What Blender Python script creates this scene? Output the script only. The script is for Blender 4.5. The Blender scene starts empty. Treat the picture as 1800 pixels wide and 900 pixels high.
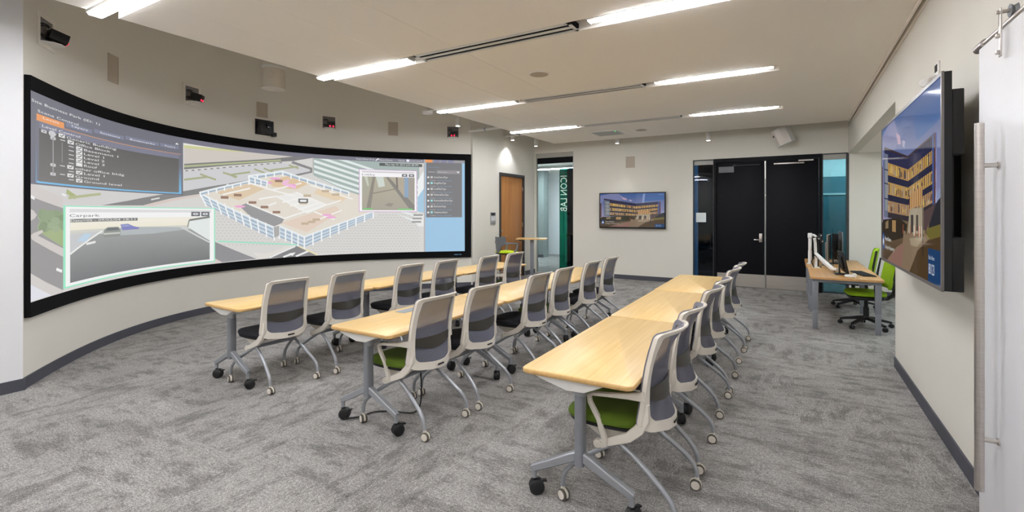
import bpy, bmesh, math, random
import numpy as np
from mathutils import Vector, Matrix, Euler

scene = bpy.context.scene
random.seed(7)
R = math.radians
# ------------------------------------------------------------------ camera
FPX, HORIZON, CAM_H = 850.0, 374.0, 1.60
YAW = math.atan2(496.0, FPX)
cam_data = bpy.data.cameras.new('camera')
cam = bpy.data.objects.new('camera', cam_data)
scene.collection.objects.link(cam)
cam.location = (0, 0, CAM_H)
cam.rotation_euler = (math.pi / 2, 0, YAW)
cam_data.sensor_width = 36.0
cam_data.lens = FPX / 1800 * 36
cam_data.shift_y = -(450 - HORIZON) / 1800
cam_data.clip_start = 0.05
scene.camera = cam
# ------------------------------------------------------------------ world, exposure
world = bpy.data.worlds.new('world')
scene.world = world
world.use_nodes = True
world.node_tree.nodes['Background'].inputs[0].default_value = (0.8, 0.85, 0.9, 1)
world.node_tree.nodes['Background'].inputs[1].default_value = 0.25
vs = scene.view_settings
vs.view_transform = 'Standard'
vs.look = 'None'
vs.exposure = 0.0
vs.gamma = 1.0
vs.use_curve_mapping = False
scene.cycles.use_denoising = True
scene.cycles.use_adaptive_sampling = True
scene.cycles.adaptive_threshold = 0.03
scene.cycles.max_bounces = 8
scene.cycles.diffuse_bounces = 5
scene.cycles.transparent_max_bounces = 24
STRIP_POWER = 90.0      # emission of the recessed linear lamps
DISPLAY_GAIN = 1.0      # screens

COL = scene.collection
# ------------------------------------------------------------------ pixel <-> place helpers (survey of the photograph)
FW = Vector((-math.sin(YAW), math.cos(YAW), 0))
RT = Vector((math.cos(YAW), math.sin(YAW), 0))
UP = Vector((0, 0, 1))
CAM = Vector((0, 0, CAM_H))
def ray(u, v): return FW * FPX + RT * (u - 900) + UP * (HORIZON - v)
def at_z(u, v, z):
    d = ray(u, v); return CAM + d * ((z - CAM_H) / d.z)
def at_x(u, v, x):
    d = ray(u, v); return CAM + d * (x / d.x)
def at_y(u, v, y):
    d = ray(u, v); return CAM + d * (y / d.y)

def lin(c):
    return tuple(((x / 255) / 12.92 if x / 255 <= 0.04045 else ((x / 255 + 0.055) / 1.055) ** 2.4) for x in c)

# ------------------------------------------------------------------ materials
MATS = {}
def mat(name, col, rough=0.5, metal=0.0, vary=0.05, vscale=6.0, bump=0.0, bscale=200.0, spec=0.5, emit=None, estr=0.0, stretch=None, alpha=None, coat=0.0):
    if name in MATS: return MATS[name]
    m = bpy.data.materials.new(name); m.use_nodes = True
    nt = m.node_tree; b = nt.nodes['Principled BSDF']
    b.inputs['Roughness'].default_value = rough
    b.inputs['Metallic'].default_value = metal
    b.inputs['Specular IOR Level'].default_value = spec
    b.inputs['Coat Weight'].default_value = coat
    c = lin(col)
    tc = nt.nodes.new('ShaderNodeTexCoord')
    mp = nt.nodes.new('ShaderNodeMapping')
    nt.links.new(tc.outputs['Object'], mp.inputs[0])
    if stretch: mp.inputs['Scale'].default_value = stretch
    nz = nt.nodes.new('ShaderNodeTexNoise'); nz.inputs['Scale'].default_value = vscale; nz.inputs['Detail'].default_value = 4
    nt.links.new(mp.outputs[0], nz.inputs['Vector'])
    rp = nt.nodes.new('ShaderNodeValToRGB')
    rp.color_ramp.elements[0].position = 0.3; rp.color_ramp.elements[1].position = 0.7
    rp.color_ramp.elements[0].color = (*[x * (1 - vary) for x in c], 1)
    rp.color_ramp.elements[1].color = (*[min(1, x * (1 + vary)) for x in c], 1)
    nt.links.new(nz.outputs['Fac'], rp.inputs[0]); nt.links.new(rp.outputs[0], b.inputs['Base Color'])
    if bump:
        n2 = nt.nodes.new('ShaderNodeTexNoise'); n2.inputs['Scale'].default_value = bscale
        nt.links.new(mp.outputs[0], n2.inputs['Vector'])
        bp = nt.nodes.new('ShaderNodeBump'); bp.inputs['Strength'].default_value = bump; bp.inputs['Distance'].default_value = 0.002
        nt.links.new(n2.outputs['Fac'], bp.inputs['Height']); nt.links.new(bp.outputs[0], b.inputs['Normal'])
    if emit:
        b.inputs['Emission Color'].default_value = (*lin(emit), 1); b.inputs['Emission Strength'].default_value = estr
    if alpha is not None:
        b.inputs['Alpha'].default_value = alpha
    MATS[name] = m
    return m

def emission(name, col, s):
    if name in MATS: return MATS[name]
    m = bpy.data.materials.new(name); m.use_nodes = True
    nt = m.node_tree; nt.nodes.remove(nt.nodes['Principled BSDF'])
    e = nt.nodes.new('ShaderNodeEmission'); e.inputs[0].default_value = (*lin(col), 1); e.inputs[1].default_value = s
    nt.links.new(e.outputs[0], nt.nodes['Material Output'].inputs[0])
    MATS[name] = m
    return m

def glass(name, tint, amount=0.12, rough=0.02):
    m = bpy.data.materials.new(name); m.use_nodes = True
    nt = m.node_tree; nt.nodes.remove(nt.nodes['Principled BSDF'])
    t = nt.nodes.new('ShaderNodeBsdfTransparent'); t.inputs[0].default_value = (*lin(tint), 1)
    g = nt.nodes.new('ShaderNodeBsdfGlossy'); g.inputs['Roughness'].default_value = rough
    fr = nt.nodes.new('ShaderNodeFresnel'); fr.inputs[0].default_value = 1.45
    mx = nt.nodes.new('ShaderNodeMixShader')
    nt.links.new(fr.outputs[0], mx.inputs[0]); nt.links.new(t.outputs[0], mx.inputs[1]); nt.links.new(g.outputs[0], mx.inputs[2])
    nt.links.new(mx.outputs[0], nt.nodes['Material Output'].inputs[0])
    MATS[name] = m
    return m

def mesh_fabric(name, col, see):
    m = bpy.data.materials.new(name); m.use_nodes = True
    nt = m.node_tree; b = nt.nodes['Principled BSDF']
    b.inputs['Base Color'].default_value = (*lin(col), 1); b.inputs['Roughness'].default_value = 0.9; b.inputs['Specular IOR Level'].default_value = 0.1
    t = nt.nodes.new('ShaderNodeBsdfTransparent')
    tc = nt.nodes.new('ShaderNodeTexCoord'); w = nt.nodes.new('ShaderNodeTexNoise'); w.inputs['Scale'].default_value = 260
    nt.links.new(tc.outputs['Object'], w.inputs['Vector'])
    mr = nt.nodes.new('ShaderNodeMapRange'); mr.inputs['From Min'].default_value = 0.3; mr.inputs['From Max'].default_value = 0.7
    mr.inputs['To Min'].default_value = see - 0.12; mr.inputs['To Max'].default_value = see + 0.12
    nt.links.new(w.outputs['Fac'], mr.inputs['Value'])
    mx = nt.nodes.new('ShaderNodeMixShader')
    nt.links.new(mr.outputs[0], mx.inputs[0]); nt.links.new(b.outputs[0], mx.inputs[1]); nt.links.new(t.outputs[0], mx.inputs[2])
    nt.links.new(mx.outputs[0], nt.nodes['Material Output'].inputs[0])
    MATS[name] = m
    return m

def wood(name, a, b_, grain_axis, rough=0.38, scale=1.0):
    m = bpy.data.materials.new(name); m.use_nodes = True
    nt = m.node_tree; b = nt.nodes['Principled BSDF']; b.inputs['Roughness'].default_value = rough
    tc = nt.nodes.new('ShaderNodeTexCoord'); mp = nt.nodes.new('ShaderNodeMapping')
    s = [38 * scale, 38 * scale, 38 * scale]; s[grain_axis] = 1.3 * scale
    mp.inputs['Scale'].default_value = s
    nt.links.new(tc.outputs['Object'], mp.inputs[0])
    nz = nt.nodes.new('ShaderNodeTexNoise'); nz.inputs['Scale'].default_value = 1.0; nz.inputs['Detail'].default_value = 6; nz.inputs['Roughness'].default_value = 0.65
    nt.links.new(mp.outputs[0], nz.inputs['Vector'])
    rp = nt.nodes.new('ShaderNodeValToRGB')
    rp.color_ramp.elements[0].position = 0.32; rp.color_ramp.elements[1].position = 0.68
    rp.color_ramp.elements[0].color = (*lin(a), 1); rp.color_ramp.elements[1].color = (*lin(b_), 1)
    nt.links.new(nz.outputs['Fac'], rp.inputs[0]); nt.links.new(rp.outputs[0], b.inputs['Base Color'])
    MATS[name] = m
    return m

def carpet(name):
    m = bpy.data.materials.new(name); m.use_nodes = True
    nt = m.node_tree; N = nt.nodes; L = nt.links
    b = N['Principled BSDF']; b.inputs['Roughness'].default_value = 0.95; b.inputs['Specular IOR Level'].default_value = 0.1
    tc = N.new('ShaderNodeTexCoord')
    sep = N.new('ShaderNodeSeparateXYZ'); L.new(tc.outputs['Object'], sep.inputs[0])
    def math_(op, a, v=None, b2=None):
        n = N.new('ShaderNodeMath'); n.operation = op
        if hasattr(a, 'links'): L.new(a, n.inputs[0])
        else: n.inputs[0].default_value = a
        if v is not None:
            if hasattr(v, 'links'): L.new(v, n.inputs[1])
            else: n.inputs[1].default_value = v
        return n.outputs[0]
    tx = math_('FLOOR', math_('MULTIPLY', sep.outputs['X'], 1 / 0.61))
    ty = math_('FLOOR', math_('MULTIPLY', sep.outputs['Y'], 1 / 0.61))
    comb = N.new('ShaderNodeCombineXYZ'); L.new(tx, comb.inputs[0]); L.new(ty, comb.inputs[1])
    wn = N.new('ShaderNodeTexWhiteNoise'); wn.noise_dimensions = '2D'; L.new(comb.outputs[0], wn.inputs['Vector'])
    def streak(sx, sy, detail=5):
        mp = N.new('ShaderNodeMapping'); mp.inputs['Scale'].default_value = (sx, sy, 1)
        L.new(tc.outputs['Object'], mp.inputs[0])
        nz = N.new('ShaderNodeTexNoise'); nz.inputs['Scale'].default_value = 1; nz.inputs['Detail'].default_value = detail; nz.inputs['Roughness'].default_value = 0.7
        L.new(mp.outputs[0], nz.inputs['Vector']); return nz.outputs['Fac']
    A = streak(24, 120, 3); B = streak(120, 24, 3)
    pick = math_('GREATER_THAN', wn.outputs['Value'], 0.5)
    mx = N.new('ShaderNodeMix'); mx.data_type = 'FLOAT'
    L.new(pick, mx.inputs[0]); L.new(A, mx.inputs[2]); L.new(B, mx.inputs[3])
    # worn dark patches, streaked along the pile of each tile
    PA = streak(2.8, 8.0, 8); PB = streak(8.0, 2.8, 8)
    mp_ = N.new('ShaderNodeMix'); mp_.data_type = 'FLOAT'
    soft = N.new('ShaderNodeMapRange'); soft.inputs['To Min'].default_value = 0.22; soft.inputs['To Max'].default_value = 0.78; L.new(pick, soft.inputs['Value'])
    L.new(soft.outputs[0], mp_.inputs[0]); L.new(PA, mp_.inputs[2]); L.new(PB, mp_.inputs[3])
    patch = N.new('ShaderNodeMapRange'); patch.interpolation_type = 'SMOOTHSTEP'
    patch.inputs['From Min'].default_value = 0.38; patch.inputs['From Max'].default_value = 0.54
    L.new(mp_.outputs[0], patch.inputs['Value'])
    big = streak(0.9, 1.1, 3)
    fine = streak(190, 190, 1)
    mid = streak(75, 75, 3)
    tot = math_('ADD', math_('ADD', math_('MULTIPLY', mx.outputs[0], 0.42), math_('MULTIPLY', big, 0.20)),
                math_('ADD', math_('MULTIPLY', fine, 0.58), math_('ADD', math_('MULTIPLY', mid, 0.46), math_('MULTIPLY', patch.outputs[0], 0.12))))
    mr = N.new('ShaderNodeMapRange'); mr.inputs['From Min'].default_value = 0.62; mr.inputs['From Max'].default_value = 1.23
    L.new(tot, mr.inputs['Value'])
    rp = N.new('ShaderNodeValToRGB')
    e = rp.color_ramp.elements
    e[0].position = 0; e[0].color = (*lin((46, 44, 43)), 1)
    e[1].position = 1; e[1].color = (*lin((224, 221, 217)), 1)
    k = rp.color_ramp.elements.new(0.5); k.color = (*lin((138, 135, 132)), 1)
    L.new(mr.outputs[0], rp.inputs[0]); L.new(rp.outputs[0], b.inputs['Base Color'])
    bp = N.new('ShaderNodeBump'); bp.inputs['Strength'].default_value = 0.5; bp.inputs['Distance'].default_value = 0.004
    L.new(fine, bp.inputs['Height']); L.new(bp.outputs[0], b.inputs['Normal'])
    MATS[name] = m
    return m

def display(name, rough, gain, spec, base):
    m = bpy.data.materials.new(name); m.use_nodes = True
    nt = m.node_tree; b = nt.nodes['Principled BSDF']
    b.inputs['Base Color'].default_value = (base, base, base, 1); b.inputs['Roughness'].default_value = rough
    b.inputs['Specular IOR Level'].default_value = spec
    at = nt.nodes.new('ShaderNodeAttribute'); at.attribute_name = 'Picture'
    nt.links.new(at.outputs['Color'], b.inputs['Emission Color']); b.inputs['Emission Strength'].default_value = gain
    MATS[name] = m
    return m

W_PAINT = mat('wall_paint', (223, 219, 208), 0.75, vary=0.015, vscale=1.2, bump=0.08, bscale=260)
W_LEFT = mat('wall_paint_cool', (226, 226, 227), 0.75, vary=0.015, vscale=1.2, bump=0.08, bscale=260)
CEIL = mat('ceiling_paint', (247, 241, 231), 0.8, vary=0.01, vscale=1.0)
BASEB = mat('rubber_baseboard', (72, 73, 82), 0.55, vary=0.05)
BLACKP = mat('black_paint', (18, 18, 22), 0.5, vary=0.06, vscale=14, stretch=(8, 8, 1), spec=0.12)
BLACKPL = mat('black_plastic', (20, 20, 22), 0.5, vary=0.1, vscale=30)
BEZEL = mat('black_velvet', (6, 6, 8), 0.85, vary=0.1, spec=0.2)
WHITEPL = mat('white_plastic', (226, 219, 207), 0.42, vary=0.015, vscale=8)
WHITEMET = mat('white_metal', (226, 224, 220), 0.4, vary=0.015)
SILVER = mat('silver_paint', (166, 169, 174), 0.36, metal=0.5, vary=0.03, vscale=20)
GREYCOL = mat('grey_column_paint', (138, 141, 147), 0.42, metal=0.3, vary=0.03, vscale=20)
STEEL = mat('brushed_steel', (196, 190, 184), 0.32, metal=0.9, vary=0.06, vscale=3, stretch=(1, 1, 40))
KICK = mat('kick_plate_steel', (205, 198, 190), 0.3, metal=0.85, vary=0.05, vscale=3, stretch=(1, 1, 30))
FAB_BLK = mat('black_fabric', (36, 36, 42), 0.9, vary=0.2, vscale=300, bump=0.3, bscale=500)
FAB_GRN = mat('olive_green_fabric', (84, 108, 14), 0.85, vary=0.1, vscale=200, bump=0.3, bscale=500)
FAB_LIME = mat('lime_green_fabric', (150, 190, 20), 0.85, vary=0.08, vscale=120, bump=0.3, bscale=400)
LIME = mat('lime_yellow_fabric', (200, 226, 16), 0.8, vary=0.05, vscale=120)
GREYPL = mat('grey_plastic', (112, 114, 118), 0.5, vary=0.03)
MAPLE = wood('maple_laminate', (220, 183, 116), (236, 203, 142), 1)
MAPLE_EDGE = wood('maple_edge', (202, 160, 98), (222, 182, 120), 1)
OAK = wood('oak_veneer', (160, 104, 52), (190, 134, 76), 2, 0.45)
CARPET = carpet('carpet_tiles')
MESHF = mesh_fabric('chair_mesh', (106, 107, 119), 0.14)
BAND = mat('lumbar_plastic', (70, 67, 62), 0.3, vary=0.05, alpha=0.82)
TYRE = mat('grey_tyre', (92, 86, 76), 0.5)
DARKSLOT = mat('dark_recess', (30, 27, 25), 0.8)
GRILLE = mat('speaker_grille', (184, 172, 156), 0.7, vary=0.12, vscale=420)
LEDW = emission('lamp_diffuser', (246, 248, 255), STRIP_POWER)
DOWNL = emission('downlight_lens', (255, 250, 240), 12.0)
LEDR = emission('red_led', (255, 40, 70), 3.0)
SCREEN_MAT = display('projected_picture', 0.9, DISPLAY_GAIN * .93, 0.05, .09)
TV_MAT = display('television_picture', 0.06, DISPLAY_GAIN * .72, 0.6, .006)

# ------------------------------------------------------------------ mesh builder
class MB:
    def __init__(self): self.v, self.f, self.m = [], [], []
    def add(self, vs_, fs_, mi=0, M=None):
        o = len(self.v)
        self.v += [tuple(M @ Vector(p)) if M is not None else tuple(p) for p in vs_]
        self.f += [tuple(i + o for i in q) for q in fs_]
        self.m += [mi] * len(fs_)
        return self
    def box(self, lo, hi, mi=0, M=None, bev=0.0, seg=2):
        if bev <= 0:
            x0, y0, z0 = lo; x1, y1, z1 = hi
            vs_ = [(x0,y0,z0),(x1,y0,z0),(x1,y1,z0),(x0,y1,z0),(x0,y0,z1),(x1,y0,z1),(x1,y1,z1),(x0,y1,z1)]
            fs_ = [(0,3,2,1),(4,5,6,7),(0,1,5,4),(1,2,6,5),(2,3,7,6),(3,0,4,7)]
            return self.add(vs_, fs_, mi, M)
        bm = bmesh.new(); bmesh.ops.create_cube(bm, size=1)
        for q in bm.verts:
            q.co = Vector([(lo[i] + hi[i]) / 2 + q.co[i] * (hi[i] - lo[i]) for i in range(3)])
        bmesh.ops.bevel(bm, geom=list(bm.edges), offset=bev, segments=seg, affect='EDGES', profile=0.5)
        bm.verts.index_update()
        vs_ = [q.co.copy() for q in bm.verts]; fs_ = [tuple(q.index for q in p.verts) for p in bm.faces]
        bm.free()
        return self.add(vs_, fs_, mi, M)
    def tube(self, path, r, seg=10, mi=0, M=None, caps=True, sx=1.0, sy=1.0, ref=None):
        P = [Vector(p) for p in path]; n = len(P)
        rs = r if isinstance(r, (list, tuple)) else [r] * n
        T = []
        for i in range(n):
            a = P[max(i - 1, 0)]; b = P[min(i + 1, n - 1)]
            T.append((b - a).normalized())
        u = Vector(ref) if ref else (Vector((0, 0, 1)) if abs(T[0].z) < 0.9 else Vector((1, 0, 0)))
        vs_, fs_ = [], []
        for i in range(n):
            u = (u - T[i] * u.dot(T[i])).normalized(); w = T[i].cross(u)
            for k in range(seg):
                a = 2 * math.pi * k / seg
                vs_.append(P[i] + (u * math.cos(a) * sx + w * math.sin(a) * sy) * rs[i])
        for i in range(n - 1):
            for k in range(seg):
                k2 = (k + 1) % seg
                fs_.append((i*seg+k, i*seg+k2, (i+1)*seg+k2, (i+1)*seg+k))
        if caps:
            fs_.append(tuple(range(seg))[::-1]); fs_.append(tuple((n-1)*seg + k for k in range(seg)))
        return self.add(vs_, fs_, mi, M)
    def bar(self, path, w, h, mi=0, M=None, side=(0, 1, 0)):
        """rectangular section swept along a path; w across SIDE, h across the other way (scalars or lists)"""
        P = [Vector(p) for p in path]; n = len(P); side = Vector(side)
        ws = w if isinstance(w, (list, tuple)) else [w] * n
        hs = h if isinstance(h, (list, tuple)) else [h] * n
        vs_, fs_ = [], []
        for i in range(n):
            t = (P[min(i+1, n-1)] - P[max(i-1, 0)]).normalized()
            s = (side - t * side.dot(t)).normalized(); q = t.cross(s)
            a, b = ws[i] / 2, hs[i] / 2; c = 0.28 * min(a, b)
            for (p1, p2) in ((a-c, b), (a, b-c), (a, -b+c), (a-c, -b), (-a+c, -b), (-a, -b+c), (-a, b-c), (-a+c, b)):
                vs_.append(P[i] + s * p1 + q * p2)
        for i in range(n - 1):
            for k in range(8):
                k2 = (k + 1) % 8
                fs_.append((i*8+k, (i+1)*8+k, (i+1)*8+k2, i*8+k2))
        fs_.append(tuple(range(8))); fs_.append(tuple((n-1)*8 + k for k in range(8))[::-1])
        return self.add(vs_, fs_, mi, M)
    def lathe(self, prof, seg=20, mi=0, M=None):
        vs_, fs_ = [], []
        n = len(prof)
        for (r, z) in prof:
            for k in range(seg):
                a = 2 * math.pi * k / seg
                vs_.append((r * math.cos(a), r * math.sin(a), z))
        for i in range(n - 1):
            for k in range(seg):
                k2 = (k + 1) % seg
                fs_.append((i*seg+k, i*seg+k2, (i+1)*seg+k2, (i+1)*seg+k))
        fs_.append(tuple(range(seg))[::-1]); fs_.append(tuple((n-1)*seg + k for k in range(seg)))
        return self.add(vs_, fs_, mi, M)
    def prism(self, poly, a0, a1, axis='z', mi=0, M=None):
        n = len(poly)
        def p3(p, a):
            return {'z': (p[0], p[1], a), 'y': (p[0], a, p[1]), 'x': (a, p[0], p[1])}[axis]
        vs_ = [p3(p, a0) for p in poly] + [p3(p, a1) for p in poly]
        fs_ = [tuple(range(n))[::-1], tuple(range(n, 2*n))] + [(i, (i+1) % n, n + (i+1) % n, n + i) for i in range(n)]
        return self.add(vs_, fs_, mi, M)
    def build(self, name, mats, parent=None, smooth=True, angle=35):
        me = bpy.data.meshes.new(name)
        me.from_pydata([tuple(p) for p in self.v], [], self.f)
        if not isinstance(mats, (list, tuple)): mats = [mats]
        for q in mats: me.materials.append(q)
        if len(mats) > 1: me.polygons.foreach_set('material_index', self.m)
        bm = bmesh.new(); bm.from_mesh(me); bmesh.ops.recalc_face_normals(bm, faces=bm.faces); bm.to_mesh(me); bm.free()
        if smooth:
            me.polygons.foreach_set('use_smooth', [True] * len(me.polygons))
            me.set_sharp_from_angle(angle=R(angle))
        me.update()
        o = bpy.data.objects.new(name, me); COL.objects.link(o)
        if parent is not None: o.parent = parent
        return o

def empty(name, loc=(0, 0, 0), rz=0.0):
    o = bpy.data.objects.new(name, None); COL.objects.link(o)
    o.location = loc; o.rotation_euler = (0, 0, rz); o.empty_display_size = 0.1
    return o
def tag(o, label, cat=None, group=None, kind=None):
    o['label'] = label
    if cat: o['category'] = cat
    if group: o['group'] = group
    if kind: o['kind'] = kind
    return o
def struct(o, label, cat): return tag(o, label, cat, kind='structure')
def copy_tree(o, parent=None):
    c = o.copy(); COL.objects.link(c)
    if parent is not None: c.parent = parent
    for ch in list(o.children): copy_tree(ch, c)
    return c
def rrect(x0, x1, y0, y1, r, seg=5):
    out = []
    for cx, cy, a0 in ((x1-r, y1-r, 0), (x0+r, y1-r, 90), (x0+r, y0+r, 180), (x1-r, y0+r, 270)):
        for k in range(seg + 1):
            a = R(a0 + 90 * k / seg); out.append((cx + r*math.cos(a), cy + r*math.sin(a)))
    return out
def rot_to(axis):
    return Vector((0, 0, 1)).rotation_difference(Vector(axis)).to_matrix().to_4x4()

# ================================================================== THE ROOM
XR, YF, CZ, XL, HZ, DECK, YN = 0.91, 11.45, 3.265, -5.98, 2.76, 4.42, -4.0
# ---- the curved screen wall, surveyed from the photograph
WC = Vector((-4.3, 5.04)); WK = (0.3107, -0.0883, -0.3453, 0.0969, 3.8591)
TH0, TH1 = 4.2566, 2.0251
NW = 240
WALLP, WALLN, WALLS = [], [], [0.0]
for i in range(NW + 1):
    t = TH0 + (TH1 - TH0) * i / NW; q = t - math.pi
    r = sum(k * q ** (4 - j) for j, k in enumerate(WK))
    WALLP.append(Vector((WC.x + r * math.cos(t), WC.y + r * math.sin(t))))
for i in range(NW + 1):
    a = WALLP[max(i-1, 0)]; b = WALLP[min(i+1, NW)]
    d = (b - a).normalized(); WALLN.append(Vector((d.y, -d.x)))
    if i: WALLS.append(WALLS[-1] + (WALLP[i] - WALLP[i-1]).length)
LWALL = WALLS[-1]
if (WALLN[NW//2]).x < 0: WALLN = [-n for n in WALLN]
def wall_at(s):
    s = min(max(s, 0.0), LWALL)
    lo, hi = 0, NW
    while hi - lo > 1:
        m_ = (lo + hi) // 2
        if WALLS[m_] <= s: lo = m_
        else: hi = m_
    f = (s - WALLS[lo]) / (WALLS[hi] - WALLS[lo])
    return WALLP[lo].lerp(WALLP[hi], f), WALLN[lo].lerp(WALLN[hi], f).normalized()
def on_wall(u, v, off=0.0):
    """photo point -> (arc length along the curved wall, height)"""
    d = ray(u, HORIZON).to_2d(); d.normalize()
    best = None
    for i in range(NW):
        a = WALLP[i] + WALLN[i] * off; b = WALLP[i+1] + WALLN[i+1] * off
        e = b - a; den = d.x * e.y - d.y * e.x
        if abs(den) < 1e-9: continue
        t = (a.x * e.y - a.y * e.x) / den; s = (a.x * d.y - a.y * d.x) / den
        if t > 0 and -1e-6 <= s <= 1 + 1e-6 and (best is None or t > best[0]):
            best = (t, WALLS[i] + (WALLS[i+1] - WALLS[i]) * s)
    if best is None: return (0.0 if u < 400 else LWALL, 1.6)
    depth = best[0] * d.dot(FW.to_2d())
    return best[1], CAM_H + (HORIZON - v) * depth / FPX
def curved_slab(name, s0, s1, z0, z1, o0, o1, m, parent=None, n=90, mi=0):
    """slab following the curved wall between offsets o0 (back) and o1 (front)"""
    vs_, fs_ = [], []
    for i in range(n + 1):
        p, nn = wall_at(s0 + (s1 - s0) * i / n)
        for o, z in ((o0, z0), (o1, z0), (o1, z1), (o0, z1)):
            vs_.append((p.x + nn.x*o, p.y + nn.y*o, z))
    for i in range(n):
        for k in range(4):
            k2 = (k+1) % 4; fs_.append((i*4+k, i*4+k2, (i+1)*4+k2, (i+1)*4+k))
    fs_ += [(0, 3, 2, 1), tuple(n*4 + k for k in range(4))]
    mb = MB(); mb.add(vs_, fs_); return mb.build(name, m, parent, angle=25)

o = MB().box((-9, YN, -0.1), (3.7, 17, 0)).build('floor', CARPET); struct(o, 'grey streaked carpet tile floor across the whole room', 'floor')
o = MB().box((-9, YN, DECK), (3.7, 17, DECK + 0.1)).build('ceiling_deck', CEIL); struct(o, 'pale upper ceiling deck above the hung ceiling edge', 'ceiling')
o = curved_slab('wall_screen', 0, LWALL, 0, DECK, -0.15, 0, W_PAINT); struct(o, 'concave beige wall that carries the curved projection screen', 'wall')
o = MB().box((-6.2, YN, 0), (-6.01, 1.545, DECK)).build('wall_left', W_LEFT); struct(o, 'white flat wall at the left edge before the screen wall', 'wall')
mb = MB(); mb.box((-6.2, 8.565, 0), (XL, 9.66, DECK)); mb.box((-6.2, 10.84, 0), (XL, YF, DECK)); mb.box((-6.2, 9.66, 2.52), (XL, 10.84, DECK))
o = mb.build('wall_left_far', W_PAINT); struct(o, 'off-white wall around the oak door beyond the screen', 'wall')
mb = MB()
mb.box((-6.2, YF, 3.17), (-4.87, YF + .15, DECK)); mb.box((-6.2, YF, 0), (-5.955, YF + .15, 3.17))
mb.box((-4.87, YF, 0), (-1.97, YF + .15, DECK)); mb.box((-1.97, YF, 2.78), (0.925, YF + .15, DECK)); mb.box((0.925, YF, 0), (3.7, YF + .15, DECK))
o = mb.build('wall_back', W_PAINT); struct(o, 'off-white far wall with the small television and double doors', 'wall')
mb = MB(); mb.box((XR, YN, 0), (XR + .15, 6.36, DECK)); mb.box((XR, 6.36, HZ), (XR + .15, YF, DECK))
o = mb.build('wall_right', W_PAINT); struct(o, 'off-white right wall behind the large television', 'wall')
mb = MB(); mb.box((XR + .15, 6.2, 0), (3.7, 6.36, HZ)); mb.box((3.55, 6.36, 0), (3.7, YF, HZ))
o = mb.build('wall_alcove', W_LEFT); struct(o, 'pale inner walls of the desk alcove', 'wall')
o = MB().box((XR + .15, 6.36, HZ), (3.7, YF, HZ + .1)).build('ceiling_alcove', CEIL); struct(o, 'low pale ceiling over the desk alcove', 'ceiling')
o = MB().box((-6.2, YN - .15, 0), (3.7, YN, DECK)).build('wall_near', W_PAINT); struct(o, 'plain wall behind the viewer', 'wall')
# corridor shell behind the far wall
mb = MB(); mb.box((-9, 16.9, 0), (3.7, 17, DECK)); mb.box((-4.6, YF+.15, 0), (-4.4, 16.9, DECK)); mb.box((-1.1, YF+.15, 0), (-1.0, 16.9, DECK)); mb.box((-9, YF+.15, 0), (-8.9, 16.9, DECK)); mb.box((3.6, YF+.15, 0), (3.7, 16.9, DECK))
o = mb.build('wall_corridor', W_LEFT); struct(o, 'white corridor walls seen through the glass panels', 'wall')

# baseboards
BH = 0.105
o = curved_slab('baseboard_screen', 0.0, LWALL, 0, BH, -0.002, 0.012, BASEB); struct(o, 'dark grey rubber baseboard along the curved wall', 'baseboard')
def bb(name, lo, hi, label):
    o = MB().box(lo, hi).build(name, BASEB); struct(o, label, 'baseboard')
bb('baseboard_left', (-6.012, YN, 0), (-5.998, 1.56, BH), 'dark grey rubber baseboard on the left white wall')
bb('baseboard_left_far', (XL-.002, 10.92, 0), (XL + .012, YF, BH), 'short dark baseboard between oak door and glass panel')
bb('baseboard_left_near_door', (XL-.002, 8.57, 0), (XL + .012, 9.6, BH), 'dark baseboard between screen and oak door')
bb('baseboard_back', (-4.87, YF - .012, 0), (-1.97, YF + .002, BH), 'dark grey rubber baseboard under the small television')
bb('baseboard_right', (XR - .012, YN, 0), (XR + .002, 6.36, BH), 'dark grey rubber baseboard under the large television')
bb('baseboard_alcove', (0.93, YF - .012, 0), (3.55, YF + .002, BH), 'dark baseboard at the back of the desk alcove')

o = MB().box((-9, YF + .15, 3.15), (3.7, 16.9, 3.2)).build('ceiling_corridor', CEIL); struct(o, 'pale corridor ceiling seen through the glass panels', 'ceiling')
# ---- hung ceiling of panels with lamp slots
SLOTS = [(-2.95, -2.72), (-0.64, -0.41), (1.66, 1.88), (3.90, 4.13), (6.22, 6.45), (8.60, 8.83)]
XJ = [-5.0, -4.35, -3.65, -2.95, -0.15]
ceil = MB().box((-4.99, YN, CZ + .14), (0.80, 10.55, CZ + .17)).build('ceiling', CEIL)
struct(ceil, 'warm white hung ceiling of wide panels with lamp slots', 'ceiling')
edges = [YN] + [e for s in SLOTS for e in s] + [10.6]
for i in range(0, len(edges), 2):
    y0, y1 = edges[i], edges[i+1]
    for j in range(4):
        g0 = 0.0012 if j > 0 else 0; g1 = 0.0012 if j < 3 else 0
        MB().box((XJ[j] + g0, y0, CZ), (XJ[j+1] - g1, y1, CZ + .14)).build('panel', CEIL, ceil, smooth=False)
MB().box((-0.15, YN, CZ), (0.84, 10.6, CZ + .14)).build('panel', CEIL, ceil, smooth=False)
# shadow gap and track along the right wall
tr = MB().box((0.865, YN, CZ + .06), (0.885, 10.6, CZ + .10)).build('trim_track', DARKSLOT); struct(tr, 'dark ceiling track slot along the right wall', 'trim')
MB().box((0.842, YN, CZ - .012), (0.862, 10.6, CZ + .06)).build('track_flange', CEIL, tr, smooth=False)
MB().box((0.888, YN, CZ - .012), (0.908, 10.6, CZ + .06)).build('track_flange', CEIL, tr, smooth=False)

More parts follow.
